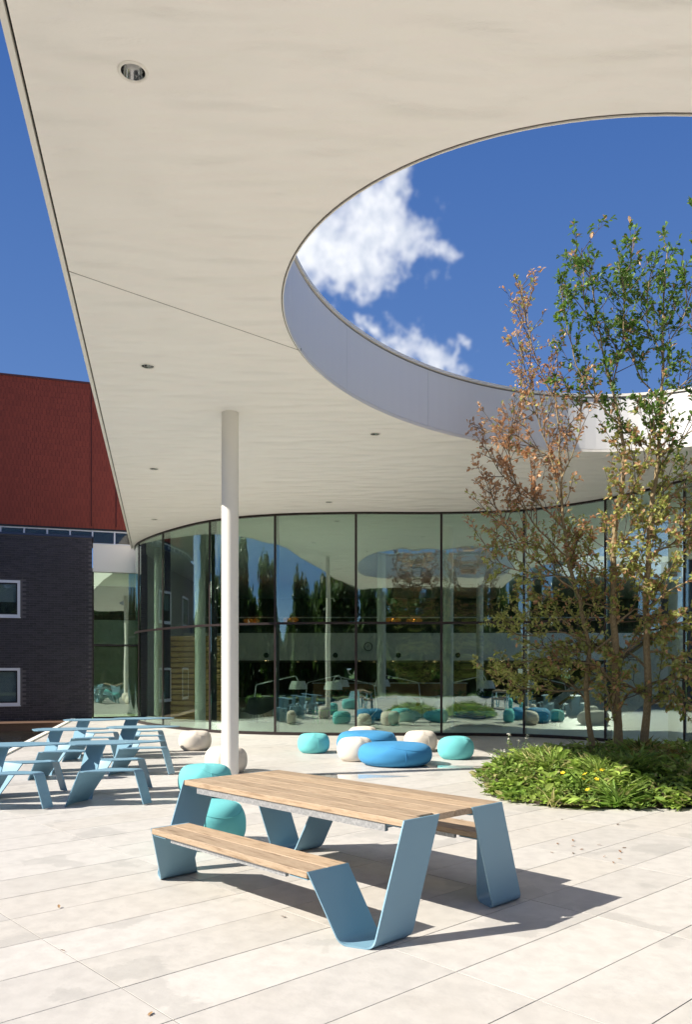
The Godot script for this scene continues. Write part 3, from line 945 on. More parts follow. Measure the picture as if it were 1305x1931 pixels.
func neighbour() -> void:
	var t := thing("brick_building", "dark brick building with a red shingled upper block beside the pond", "building")
	var holes := [[2.26, 3.75, 0.48, 1.71], [2.26, 3.75, 3.38, 4.59], [5.6, 7.1, 0.48, 1.71], [5.6, 7.1, 3.38, 4.59]]
	# core wall in pieces round the windows
	var b := MB.new()
	var xs := [0.0, 2.26, 3.75, 5.6, 7.1, 9.0]
	for k in 5:
		if k % 2 == 0: wall_box(b, xs[k], xs[k + 1], -0.5, 6.09, 0.0, 0.4)
		else:
			wall_box(b, xs[k], xs[k + 1], -0.5, 0.48, 0.0, 0.4); wall_box(b, xs[k], xs[k + 1], 1.71, 3.38, 0.0, 0.4); wall_box(b, xs[k], xs[k + 1], 4.59, 6.09, 0.0, 0.4)
	var wall := put("wall", b.mesh(), M.mortar, t)
	b = MB.new()
	wall_box(b, 0.41, 9.0, -0.5, 6.09, 3.0, 3.2)
	put("room_back", b.mesh(), M.dark_wall, t)
	# bricks in running bond, too small to pick apart singly
	b = MB.new()
	b.cbox(Vector3.ZERO, Vector3(0.208, 0.062, 0.03), 0.004)
	var bm := b.mesh()
	var yaw := Basis(Vector3.UP, atan2(0.309, 0.951))
	var xf := []
	var cols := []
	var row := 0
	var y := 0.02
	while y < 6.06:
		var s := 0.105 + (0.11 if row % 2 else 0.0)
		while s < 6.0:
			var ok := true
			for h in holes:
				if s > h[0] - 0.08 and s < h[1] + 0.08 and y > h[2] - 0.03 and y < h[3] + 0.03: ok = false
			if ok:
				xf.append(Transform3D(yaw, at2(wall_point(s, -0.002 + rng.randf_range(-0.003, 0.003)), y)))
				var v := rng.randf_range(0.75, 1.3)
				cols.append(Color(0.042 * v, 0.037 * v, 0.045 * v))
			s += 0.22
		y += 0.075
		row += 1
	many("bricks", bm, M.brick, xf, cols, wall)
	b = MB.new()
	wall_box(b, -0.02, 9.0, 6.091, 6.16, -0.06, 0.45)
	put("ledge", b.mesh(), paint(Color(0.03, 0.042, 0.085), 0.4), t)
	for h in holes: window(t, h[0], h[1], h[2], h[3])
	# strip of windows between brick and red block
	b = MB.new()
	wall_box(b, -2.4, 9.0, 5.9, 6.45, 0.9, 1.0)
	put("strip_recess", b.mesh(), M.dark_wall, t)
	b = MB.new()
	wall_box(b, -2.4, 9.0, 6.33, 6.372, 0.05, 0.12)
	put("strip_frame", b.mesh(), M.frame_white, t)
	for k in 15:
		b = MB.new()
		var s := -2.2 + k * 0.72
		wall_box(b, s, s + 0.05, 5.93 if s < -0.1 else 6.161, 6.329, 0.05, 0.12)
		put("strip_mullion", b.mesh(), M.frame_white, t)
	for k in 14:
		b = MB.new()
		var s := -2.2 + k * 0.72
		wall_box(b, s + 0.052, s + 0.718, 5.93 if s < -0.1 else 6.161, 6.329, 0.08, 0.088)
		put("strip_pane", b.mesh(), M.pane_dark, t)
	# red block: shingles on a backing
	b = MB.new()
	wall_box(b, -3.2, 9.0, 6.43, 11.3, 0.03, 4.0)
	var blk := put("red_block", b.mesh(), M.red_back, t)
	b = MB.new()
	b.box(Vector3.ZERO, Vector3(0.112, 0.215, 0.014), Basis(Vector3.RIGHT, 0.06))
	var sm := b.mesh()
	xf = []
	cols = []
	row = 0
	y = 6.52
	while y < 11.25:
		var s := -3.1 + (0.06 if row % 2 else 0.0)
		while s < 5.2:
			xf.append(Transform3D(yaw, at2(wall_point(s, 0.012), y)))
			var v := rng.randf_range(0.93, 1.08)
			cols.append(Color(0.255 * v, 0.043 * v, 0.023 * v))
			s += 0.12
		y += 0.195
		row += 1
	many("shingles", sm, M.red, xf, cols, blk)
	for s in [0.0, -0.8]:
		b = MB.new()
		wall_box(b, s, s + 0.035, 6.5, 11.25 if s == 0.0 else 9.0, -0.012, 0.02)
		put("joint_strip", b.mesh(), M.red_back, blk)
	b = MB.new()
	wall_box(b, -3.2, 9.0, 11.301, 11.36, -0.03, 4.0)
	put("roof_edge", b.mesh(), paint(Color(0.10, 0.03, 0.028), 0.5), t)
	b = MB.new()
	wall_box(b, -3.2, 9.0, 6.381, 6.429, 0.0, 1.2)
	put("drip_edge", b.mesh(), M.black, t)
	# glazed link between brick wall and curved glass
	var l := thing("glazed_link", "narrow glazed link with a white panel between brick wall and curved glass", "building link")
	b = MB.new()
	wall_box(b, -1.75, -0.03, 4.97, 5.9, -0.02, 0.1)
	put("white_panel", b.mesh(), M.column, l)
	b = MB.new()
	wall_box(b, -1.75, -0.03, 5.901, 5.93, -0.05, 0.12)
	put("panel_cap", b.mesh(), M.frame_white, l)
	b = MB.new()
	wall_box(b, -1.75, 0.0, 4.969, 5.1, 0.11, 5.0)
	put("roof", b.mesh(), M.white, l)
	for e in [[0.05, 2.46], [2.52, 4.95]]:
		b = MB.new()
		wall_box(b, -1.75, -0.06, e[0], e[1], 0.04, 0.064)
		put("glass_pane", b.mesh(), M.glass, l)
	b = MB.new()
	wall_box(b, -1.75, -0.03, 2.461, 2.519, 0.0, 0.1)
	put("transom", b.mesh(), M.bronze, l)
	b = MB.new()
	wall_box(b, -1.75, -0.03, 0.0, 0.049, 0.0, 0.1)
	put("sill", b.mesh(), M.bronze, l)
	b = MB.new()
	wall_box(b, -0.059, -0.005, 0.05, 4.96, -0.02, 0.12)
	put("jamb", b.mesh(), M.bronze, l)
	b = MB.new()
	wall_box(b, -1.75, -0.06, 2.5, 3.4, 1.0, 1.12)
	put("inner_parapet", b.mesh(), M.parapet, l)
	b = MB.new()
	for s in [-1.6, -1.0, -0.4]: wall_box(b, s, s + 0.03, 3.401, 3.62, 1.03, 1.06)
	wall_box(b, -1.75, -0.06, 3.621, 3.66, 1.02, 1.07)
	put("handrail", b.mesh(), M.bronze, l)
	b = MB.new()
	wall_box(b, -1.75, 0.0, 0.0, 2.49, 2.6, 2.7)
	put("back_wall", b.mesh(), M.column, l)
	b = MB.new()
	wall_box(b, -1.75, 0.0, 2.5, 5.0, 4.9, 5.0)
	put("back_wall", b.mesh(), M.dark_wall, l)
	# boardwalk at the foot of the brick wall
	var dk := thing("boardwalk", "low dark timber boardwalk over the water below the brick wall", "boardwalk")
	for k in 9:
		b = MB.new()
		wall_box(b, 0.02, 9.0, -0.055, -0.03 + rng.randf_range(0, 0.003), -1.36 + k * 0.15, -1.216 + k * 0.15)
		put("plank", b.mesh(), M.deck, dk)
	b = MB.new()
	wall_box(b, 0.02, 9.0, -0.27, -0.056, -1.33, -1.29)
	put("fascia_board", b.mesh(), M.deck, dk)


# ---------------------------------------------------------------- inside, behind the glass
func col_inside(p: Vector2, r: float, label: String) -> void:
	var o := thing("inner_column", label, "column", at2(p), 0.0, "round columns inside the hall")
	var b := MB.new()
	b.lathe([Vector2(r, 0.004), Vector2(r, CEILING)], 32)
	put("shaft", b.mesh(), M.column, o)
	b = MB.new()
	b.lathe([Vector2(r + 0.02, 0.004), Vector2(r + 0.02, 0.05), Vector2(r, 0.052)], 32, Vector3.ZERO, true)
	put("base_ring", b.mesh(), M.column, o)


func floor_lamp(at: Vector2, turn: float, label: String, k := 1.0) -> void:
	var o := thing("floor_lamp", label, "floor lamp", at2(at, 0.004), turn, "reading lamps with long bent arms in the hall")
	var b := MB.new()
	b.lathe([Vector2(0.0, 0.0), Vector2(0.17, 0.0), Vector2(0.17, 0.018), Vector2(0.02, 0.026)], 24, Vector3.ZERO, true)
	put("base", b.mesh(), M.white, o)
	b = MB.new()
	var pts := rounded([Vector3(0, 0.02, 0), Vector3(-0.36, 0.40, 0) * k, Vector3(-0.27, 1.18, 0) * k, Vector3(0.98, 1.46, 0) * k, Vector3(1.05, 1.28, 0) * k], 0.07, 4)
	b.tube(pts, [0.017], 8)
	put("arm", b.mesh(), M.white, o)
	b = MB.new()
	var c := Vector3(1.05, 1.04, 0) * k
	b.lathe([Vector2(0.30, 0.0), Vector2(0.215, 0.25), Vector2(0.03, 0.255)], 28, c, true)
	b.lathe([Vector2(0.02, 0.245), Vector2(0.21, 0.243), Vector2(0.293, 0.004)], 28, c, true)
	put("lamp_shade", b.mesh(), M.white, o)


func tub_chair(at: Vector2, turn: float, m: Material, label: String) -> void:
	var o := thing("tub_chair", label, "chair", at2(at, 0.004), turn, "tub chairs round the hall tables")
	var b := MB.new()
	var gr := []
	for i in 7:
		var row := []
		var f := i / 6.0
		for j in 13:
			var a := lerpf(-2.2, 2.2, j / 12.0)
			var hgt := 0.40 + f * (0.20 + 0.18 * cos(a * 0.7))
			var r := 0.26 + 0.06 * f
			row.append(Vector3(sin(a) * r, hgt, -cos(a) * r))
		gr.append(row)
	sheet(b, gr, 0.025)
	put("backrest", b.mesh(), m, o)
	b = MB.new()
	b.lathe([Vector2(0.0, 0.38), Vector2(0.22, 0.38), Vector2(0.26, 0.41), Vector2(0.25, 0.455), Vector2(0.0, 0.465)], 24)
	put("seat", b.mesh(), m, o)
	for s in 4:
		b = MB.new()
		var d := Vector3(cos(TAU * (s + 0.5) / 4), 0, sin(TAU * (s + 0.5) / 4))
		b.tube([Vector3(0, 0.38, 0) + d * 0.12, d * 0.27], [0.012, 0.01], 6)
		put("leg", b.mesh(), M.chrome, o)


func lounge_chair(at: Vector2, turn: float, m: Material, label: String) -> void:
	var o := thing("lounge_chair", label, "lounge chair", at2(at, 0.004), turn, "low shell lounge chairs on star feet")
	var b := MB.new()
	var gr := []
	for i in 12:
		var f := i / 11.0
		var row := []
		var z := lerpf(0.42, -0.42, f)
		var yy := 0.36 - 0.10 * sin(f * 2.2) + 0.52 * pow(maxf(0.0, f - 0.45) / 0.55, 1.5)
		var hw := 0.40 + 0.08 * sin(f * PI)
		for j in 9:
			var u := lerpf(-1, 1, j / 8.0)
			row.append(Vector3(u * hw, yy + 0.17 * u * u * sin(clampf(f * 1.3, 0, 1) * PI), z))
		gr.append(row)
	sheet(b, gr, 0.06)
	put("shell", b.mesh(), m, o)
	b = MB.new()
	b.tube([Vector3(0, 0.02, 0), Vector3(0, 0.30, 0)], [0.025], 10)
	put("post", b.mesh(), M.chrome, o)
	for s in 4:
		b = MB.new()
		var d := Vector3(cos(TAU * s / 4 + 0.4), 0, sin(TAU * s / 4 + 0.4))
		b.tube([Vector3(0, 0.05, 0), d * 0.30 + Vector3(0, 0.015, 0)], [0.016, 0.012], 6)
		put("foot", b.mesh(), M.chrome, o)


func block_sofa(at: Vector2, w: float, turn: float, m: Material, label: String) -> void:
	var o := thing("sofa", label, "sofa", at2(at, 0.004), turn, "low blue sofas in the hall")
	var b := MB.new()
	b.cbox(Vector3(0, 0.25, 0), Vector3(w, 0.34, 0.8), 0.04)
	put("seat", b.mesh(), m, o)
	b = MB.new()
	b.cbox(Vector3(0, 0.56, -0.33), Vector3(w, 0.30, 0.2), 0.05)
	put("backrest", b.mesh(), m, o)
	for s in [-1, 1]:
		b = MB.new()
		b.box(Vector3(s * (w / 2 - 0.1), 0.04, 0), Vector3(0.06, 0.08, 0.6))
		put("foot", b.mesh(), M.black, o)


func interior() -> void:
	var b := MB.new()
	var p := PackedVector2Array()
	for i in range(0, (FACADE.size() - 1) * 6 + 1):
		p.append(facade_at(i / 6.0) - facade_normal(i / 6.0) * 0.10)
	p.append(Vector2(20, 12.8)); p.append(Vector2(20, 48)); p.append(Vector2(-6.95, 48))
	b.prism(p, -0.3, 0.004)
	put("floor_inside", b.mesh(), M.floor_in, self, Vector3.ZERO, "structure")
	# enclosing walls, the far one with real openings
	b = MB.new()
	for q in 9:
		b.box(Vector3(20.1, CEILING / 2.0, -13.2 - q * 4.3), Vector3(0.3, CEILING - 0.004, 0.3))
	for q in 5:
		b.box(Vector3(9.0 + q * 2.5, CEILING / 2.0, -12.75), Vector3(0.12, CEILING - 0.004, 0.12))
	b.prism(PackedVector2Array([Vector2(-7.15, 27.7), Vector2(-6.95, 27.7), Vector2(-6.95, 48), Vector2(-7.15, 48)]), 0.0, CEILING - 0.002)
	put("inner_wall", b.mesh(), M.wall_in, self, Vector3.ZERO, "structure")
	var back := MB.new()
	back.box(Vector3(6.5, 0.55, -48.1), Vector3(27.4, 1.1, 0.2))
	back.box(Vector3(6.5, 2.43, -48.1), Vector3(27.4, 1.46, 0.2))
	back.box(Vector3(6.5, 5.0, -48.1), Vector3(27.4, 1.23, 0.2))
	var x := -7.2
	while x < 20.0:
		back.box(Vector3(x + 0.9, 1.4, -48.1), Vector3(2.0, 0.6, 0.18))
		back.box(Vector3(x + 0.3, 3.775, -48.1), Vector3(1.4, 1.23, 0.18))
		x += 2.6
	put("inner_wall", back.mesh(), M.dark_wall, self, Vector3.ZERO, "structure")
	# gallery on the upper floor
	var gal := thing("gallery", "pale gallery parapet with round black vents across the back of the hall", "gallery")
	b = MB.new()
	b.box(Vector3(6.5, 2.62, -34.06), Vector3(26.8, 1.16, 0.12))
	put("parapet", b.mesh(), M.parapet, gal)
	b = MB.new()
	b.box(Vector3(6.5, 2.20, -41.0), Vector3(26.8, 0.3, 13.7))
	put("floor_slab", b.mesh(), paint(Color(0.22, 0.19, 0.16), 0.8), gal)
	b = MB.new()
	b.box(Vector3(6.5, 3.42, -34.06), Vector3(26.8, 0.03, 0.05))
	var px := -6.6
	while px < 19.0:
		b.box(Vector3(px, 3.302, -34.06), Vector3(0.025, 0.2, 0.03))
		px += 1.4
	put("handrail", b.mesh(), M.bronze, gal)
	for vx in [-3.38, -0.45, 2.22, 4.73, 7.3]:
		var r := MB.new()
		r.lathe([Vector2(0.11, 0.0), Vector2(0.11, 0.012), Vector2(0.06, 0.012)], 20, Vector3.ZERO, true)
		r.lathe([Vector2(0.06, 0.004), Vector2(0.0, 0.004)], 20, Vector3.ZERO, true)
		var o := put("vent", r.mesh(), M.black, gal, Vector3(vx, 2.26, -33.995))
		o.rotation.x = PI / 2
	b = MB.new()
	b.box(Vector3(6.5, 3.98, -36.0), Vector3(26.8, 0.04, 0.3))
	put("light_shelf", b.mesh(), M.white, gal)
	b = MB.new()
	b.box(Vector3(6.5, 3.9, -43.0), Vector3(26.8, 3.1, 0.1))
	put("rear_partition", b.mesh(), M.dark_wall, gal)
	# clock on the parapet
	var ck := thing("wall_clock", "round white wall clock with black rim on the gallery parapet", "clock", Vector3(0.94, 2.62, -33.99))
	ck.rotation.x = PI / 2
	b = MB.new()
	b.lathe([Vector2(0.185, 0.0), Vector2(0.185, 0.035), Vector2(0.155, 0.035), Vector2(0.155, 0.02)], 32, Vector3.ZERO, true)
	put("rim", b.mesh(), M.black, ck)
	b = MB.new()
	b.lathe([Vector2(0.154, 0.012), Vector2(0.0, 0.012)], 32, Vector3.ZERO, true)
	put("dial", b.mesh(), M.parapet, ck)
	b = MB.new()
	b.box(Vector3(0, 0.016, -0.055), Vector3(0.014, 0.004, 0.11))
	put("hand", b.mesh(), M.black, ck)
	b = MB.new()
	b.box(Vector3(-0.04, 0.017, 0.0), Vector3(0.08, 0.004, 0.014))
	put("hand", b.mesh(), M.black, ck)
	# columns
	col_inside(Vector2(2.85, 22.4), 0.145, "pale column just inside the glass, nearest the middle of the hall")
	col_inside(Vector2(-4.15, 22.9), 0.15, "pale column inside beside the timber slat wall")
	col_inside(Vector2(-6.1, 26.2), 0.15, "pale column in the rounded corner of the glass")
	col_inside(Vector2(1.2, 27.2), 0.15, "inner column in front of the gallery beside the clock")
	col_inside(Vector2(5.5, 33.0), 0.145, "inner column standing against the gallery parapet behind the tree")
	col_inside(Vector2(7.75, 18.9), 0.15, "pale column inside by the staircase at the right")
	# timber slat wall
	var tw := thing("timber_wall", "brown wall of stacked horizontal timber slats inside the glass corner", "slat wall", Vector3(-4.75, 0.004, -25.4), -0.12)
	for k in 16:
		b = MB.new()
		b.cbox(Vector3(0, 0.085 + k * 0.17, 0), Vector3(1.7, 0.15, 0.16 + 0.02 * (k % 2)), 0.03)
		put("slat", b.mesh(), M.timber, tw)
	b = MB.new()
	b.box(Vector3(0, 1.36, -0.14), Vector3(1.7, 2.72, 0.06))
	put("backing", b.mesh(), M.dark_wall, tw)
	for s in [-0.875, 0.875]:
		b = MB.new()
		b.box(Vector3(s, 1.36, 0.02), Vector3(0.04, 2.74, 0.24))
		put("edge_post", b.mesh(), M.yellow, tw)
	# stairs
	var st := thing("staircase", "pale staircase with a brown handrail rising behind the tree", "staircase")
	b = MB.new()
	var pr := [Vector2(5.9, 0.004), Vector2(7.3, 0.004), Vector2(10.6, 2.5), Vector2(10.6, 3.4), Vector2(9.9, 3.4), Vector2(5.9, 0.55)]
	for zz in [-22.2, -24.0]:
		var sd := MB.new()
		var pp := PackedVector2Array(pr)
		var tr := Geometry2D.triangulate_polygon(pp)
		for i in range(0, tr.size(), 3):
			var a := pp[tr[i]]; var c := pp[tr[i + 1]]; var d := pp[tr[i + 2]]
			if (c - a).cross(d - a) < 0:
				var s := c; c = d; d = s
			sd.tri(Vector3(a.x, a.y, zz + 0.05), Vector3(c.x, c.y, zz + 0.05), Vector3(d.x, d.y, zz + 0.05))
			sd.tri(Vector3(a.x, a.y, zz - 0.05), Vector3(d.x, d.y, zz - 0.05), Vector3(c.x, c.y, zz - 0.05))
		for i in pp.size():
			var a := pp[i]; var c := pp[(i + 1) % pp.size()]
			sd.quad(Vector3(a.x, a.y, zz + 0.05), Vector3(a.x, a.y, zz - 0.05), Vector3(c.x, c.y, zz - 0.05), Vector3(c.x, c.y, zz + 0.05))
		put("stringer", sd.mesh(), M.column, st)
	for k in 14:
		b = MB.new()
		b.box(Vector3(6.25 + k * 0.29, 0.09 + k * 0.172, -23.1), Vector3(0.30, 0.17, 1.68))
		put("step", b.mesh(), M.wall_in, st)
	b = MB.new()
	b.tube([Vector3(5.9, 0.70, -22.2), Vector3(9.9, 3.55, -22.2), Vector3(10.6, 3.55, -22.2)], [0.035], 8)
	put("handrail", b.mesh(), M.timber, st)
	# lamps, chairs and tables near the glass
	floor_lamp(Vector2(-2.55, 25.2), 0.0, "white bent arm floor lamp leaning over the dark shell chair")
	floor_lamp(Vector2(-1.15, 29.0), -0.35, "white floor lamp farther back with its arm rising to the right")
	floor_lamp(Vector2(0.62, 25.0), PI + 0.25, "white floor lamp with its arm reaching left, by the low blue sofas")
	floor_lamp(Vector2(2.35, 29.0), PI - 0.2, "white floor lamp in front of the column beside the clock")
	floor_lamp(Vector2(3.55, 26.2), 0.1, "white floor lamp behind the long blue bench")
	floor_lamp(Vector2(7.1, 27.0), PI, "white floor lamp seen through the tree branches")
	lounge_chair(Vector2(-1.55, 24.4), 2.6, M.shell_dark, "dark grey shell lounge chair under the first floor lamp")
	lounge_chair(Vector2(-2.75, 24.9), 3.6, M.shell_dark, "dark shell chair at the foot of the first floor lamp")
	lounge_chair(Vector2(0.15, 25.0), 2.9, M.shell_grey, "grey shell chair beside the green stools")
	var k := 0
	var spots := [[Vector2(-3.0, 27.2), 0.4], [Vector2(-2.3, 28.0), 2.0], [Vector2(-3.4, 29.2), -1.0], [Vector2(2.0, 26.4), 0.7], [Vector2(2.75, 26.2), -0.6], [Vector2(3.4, 27.5), 2.4]]
	var what := ["light green tub chair behind the first floor lamp", "light green tub chair second from the glass column", "pale green tub chair farthest back on the left", "white tub chair left of the near inner column", "white tub chair behind the near inner column", "white tub chair at the far table by the gallery"]
	for e in spots:
		tub_chair(e[0], e[1], M.shell_green if k < 3 else M.white, what[k])
		k += 1
	k = 0
	for e in [[Vector2(-2.6, 28.6), "round white table among the green tub chairs"], [Vector2(2.6, 27.3), "round white table between the white tub chairs"], [Vector2(7.0, 22.6), "round pale table near the staircase"]]:
		var o := thing("round_table", e[1], "table", at2(e[0], 0.004), 0.0, "round tables in the hall")
		b = MB.new()
		b.lathe([Vector2(0.0, 0.70), Vector2(0.44, 0.70), Vector2(0.45, 0.715), Vector2(0.44, 0.73), Vector2(0.0, 0.73)], 32, Vector3.ZERO, true)
		put("tabletop", b.mesh(), M.white, o)
		b = MB.new()
		b.lathe([Vector2(0.25, 0.0), Vector2(0.25, 0.02), Vector2(0.04, 0.04), Vector2(0.035, 0.70)], 24, Vector3.ZERO, true)
		put("pedestal", b.mesh(), M.chrome, o)
	block_sofa(Vector2(-0.2, 27.0), 1.5, 0.0, M.sofa_blue, "dark blue block sofa behind the green stools")
	block_sofa(Vector2(1.4, 26.6), 1.3, 0.1, M.sofa_blue, "dark blue block sofa left of the inner column by the clock")
	block_sofa(Vector2(5.2, 28.0), 2.6, 0.0, M.sofa_blue, "long dark blue sofa in front of the green planters")
	block_sofa(Vector2(8.2, 26.0), 1.8, 0.1, M.sofa_blue, "blue sofa seen behind the tree trunks")
	k = 0
	for e in [Vector2(-0.85, 24.4), Vector2(-0.45, 24.7)]:
		var o := thing("wire_stool", ["bright green wire stool nearest the dark shell chair", "bright green wire stool beside the grey shell chair"][k], "stool", at2(e, 0.004), 0.0, "green wire stools")
		b = MB.new()
		b.lathe([Vector2(0.0, 0.40), Vector2(0.19, 0.40), Vector2(0.2, 0.41), Vector2(0.19, 0.42), Vector2(0.0, 0.42)], 24, Vector3.ZERO, true)
		put("seat", b.mesh(), M.green, o)
		for s in 8:
			b = MB.new()
			var d := Vector3(cos(TAU * s / 8), 0, sin(TAU * s / 8))
			b.tube([d * 0.18 + Vector3(0, 0.40, 0), d * 0.16], [0.007], 5)
			put("leg", b.mesh(), M.green, o)
		k += 1
	# long upholstered bench of round segments
	var lb := thing("long_bench", "long blue upholstered bench with rounded ends just inside the glass", "bench", Vector3(4.1, 0.004, -23.6), 0.02)
	b = MB.new()
	b.cbox(Vector3(0, 0.30, 0), Vector3(3.6, 0.26, 0.7), 0.09)
	put("seat", b.mesh(), M.sea_blue, lb)
	b = MB.new()
	b.cbox(Vector3(0, 0.10, 0), Vector3(3.3, 0.18, 0.5), 0.02)
	put("plinth", b.mesh(), M.sofa_blue, lb)
	k = 0
	for e in [[Vector2(1.75, 23.2), 0.24, M.cream], [Vector2(6.25, 23.4), 0.26, M.sea_blue], [Vector2(6.75, 23.3), 0.25, M.sea_blue], [Vector2(7.9, 22.2), 0.3, M.cream], [Vector2(1.45, 23.5), 0.22, M.aqua]]:
		var o := thing("round_ottoman", ["cream round ottoman at the left end of the long blue bench", "blue round ottoman at the right end of the long bench", "second blue round ottoman, right of the first one", "cream round ottoman behind the tree trunks", "aqua round ottoman half behind the cream one"][k], "ottoman", at2(e[0], 0.004), 0.0, "round ottomans in the hall")
		var r: float = e[1]
		b = MB.new()
		var prof := []
		for i in 13:
			var a := lerpf(-1.25, 1.45, i / 12.0)
			prof.append(Vector2(r * pow(cos(a), 0.5), 0.22 + 0.22 * sin(a)))
		prof.append(Vector2(0.0, 0.44))
		b.lathe(prof, 28)
		put("cover", b.mesh(), e[2], o)
		b = MB.new()
		b.lathe([Vector2(r * 0.5, 0.0), Vector2(r * 0.5, 0.03), Vector2(0.0, 0.03)], 20, Vector3.ZERO, true)
		put("foot", b.mesh(), M.black, o)
		k += 1
	# counter and planters farther back
	var cn := thing("service_counter", "low pale counter at the back under the gallery", "counter", Vector3(2.0, 0.004, -37.0))
	b = MB.new()
	b.cbox(Vector3(0, 0.5, 0), Vector3(7.0, 1.0, 0.7), 0.01)
	put("front", b.mesh(), M.timber, cn)
	b = MB.new()
	b.cbox(Vector3(0, 1.025, 0), Vector3(7.1, 0.045, 0.8), 0.008)
	put("worktop", b.mesh(), M.white, cn)
	k = 0
	for e in [Vector2(-0.2, 30.5), Vector2(1.0, 30.8), Vector2(5.0, 30.4), Vector2(6.6, 30.6), Vector2(4.0, 30.9)]:
		var o := thing("planter", ["planter with grassy plants left of the clock column", "planter with bushy plants right behind the clock column", "planter with green plants behind the long sofa", "planter with green plants at the right behind the tree", "small planter left of the long sofa"][k], "planter", at2(e, 0.004), 0.0, "planters in the hall")
		b = MB.new()
		b.cbox(Vector3(0, 0.2, 0), Vector3(1.1, 0.4, 0.4), 0.01)
		put("trough", b.mesh(), M.dark_wall, o)
		var xf := []
		var cols := []
		for i in 160:
			var q := Vector3(rng.randf_range(-0.5, 0.5), rng.randf_range(0.4, 0.85), rng.randf_range(-0.18, 0.18))
			xf.append(Transform3D(rand_basis(0.16), q))
			cols.append(Color(0.07, 0.15, 0.025) * rng.randf_range(0.6, 1.5))
		many("foliage", M.leaf_mesh, M.leaf, xf, cols, o)
		k += 1
	# downlights under the gallery, glowing pendants above it
	k = 0
	for e in [Vector2(-3.6, 36), Vector2(-1.4, 37), Vector2(0.6, 36), Vector2(2.2, 37.5), Vector2(3.6, 36), Vector2(5.2, 37), Vector2(7.0, 36), Vector2(1.4, 40), Vector2(-2.4, 40), Vector2(4.4, 40)]:
		var o := thing("gallery_downlight", "lit gallery downlight, %s" % ["first from the left in the front row", "second from the left, set back", "third from the left in the front row", "left of the clock column, set back", "right of the clock column, front row", "second last in the front, set back", "last of the front row at the right", "middle one of the rear row", "left one of the rear row", "right one of the rear row"][k], "ceiling light", at2(e, 2.05), 0.0, "lit downlights under the gallery")
		b = MB.new()
		b.lathe([Vector2(0.0, -0.034), Vector2(0.03, -0.030), Vector2(0.042, -0.016), Vector2(0.045, -0.001), Vector2(0.0, -0.001)], 16)
		put("lamp_lens", b.mesh(), M.glow_white, o)
		if k % 3 == 0:
			var l := OmniLight3D.new()
			l.name = "light"
			l.light_energy = 0.12
			l.light_color = Color(1.0, 0.85, 0.65)
			l.light_size = 0.01
			l.omni_range = 30.0
			l.omni_attenuation = 2.0
			l.shadow_enabled = true
			l.position.y = -0.016
			o.add_child(l)
		k += 1
	k = 0
	for e in [[Vector2(-4.15, 35.2), 3.78], [Vector2(-2.45, 35.4), 3.84], [Vector2(2.05, 35.2), 3.82], [Vector2(3.0, 35.4), 3.80]]:
		var o := thing("pendant_lamp", ["glowing orange cloud shaped pendant behind the free column", "glowing orange cloud shaped pendant left of the second mullion", "glowing orange pendant cluster right of the clock column", "wide glowing orange pendant farthest to the right"][k], "pendant lamp", at2(e[0], e[1]), 0.0, "orange pendants above the gallery")
		b = MB.new()
		for q in 9:
			var a := TAU * q / 9.0
			var c := Vector3(cos(a) * 0.26, 0.035 * sin(q * 2.3), sin(a) * 0.26)
			var pr2 := []
			for i in 7:
				var h := lerpf(-PI / 2, PI / 2, i / 6.0)
				pr2.append(Vector2(0.10 * cos(h), 0.08 * sin(h)))
			b.lathe(pr2, 10, c)
		put("lamp_shade", b.mesh(), M.glow_orange, o)
		b = MB.new()
		b.tube([Vector3(0, 0.1, 0), Vector3(0, CEILING - e[1], 0)], [0.008], 5)
		put("cord", b.mesh(), M.black, o)
		var l := OmniLight3D.new()
		l.name = "light"
		l.light_energy = 0.02
		l.light_color = Color(1.0, 0.6, 0.22)
		l.light_size = 0.06
		l.omni_range = 30.0
		l.omni_attenuation = 2.0
		l.shadow_enabled = true
		l.position.y = 0.0
		o.add_child(l)
		k += 1


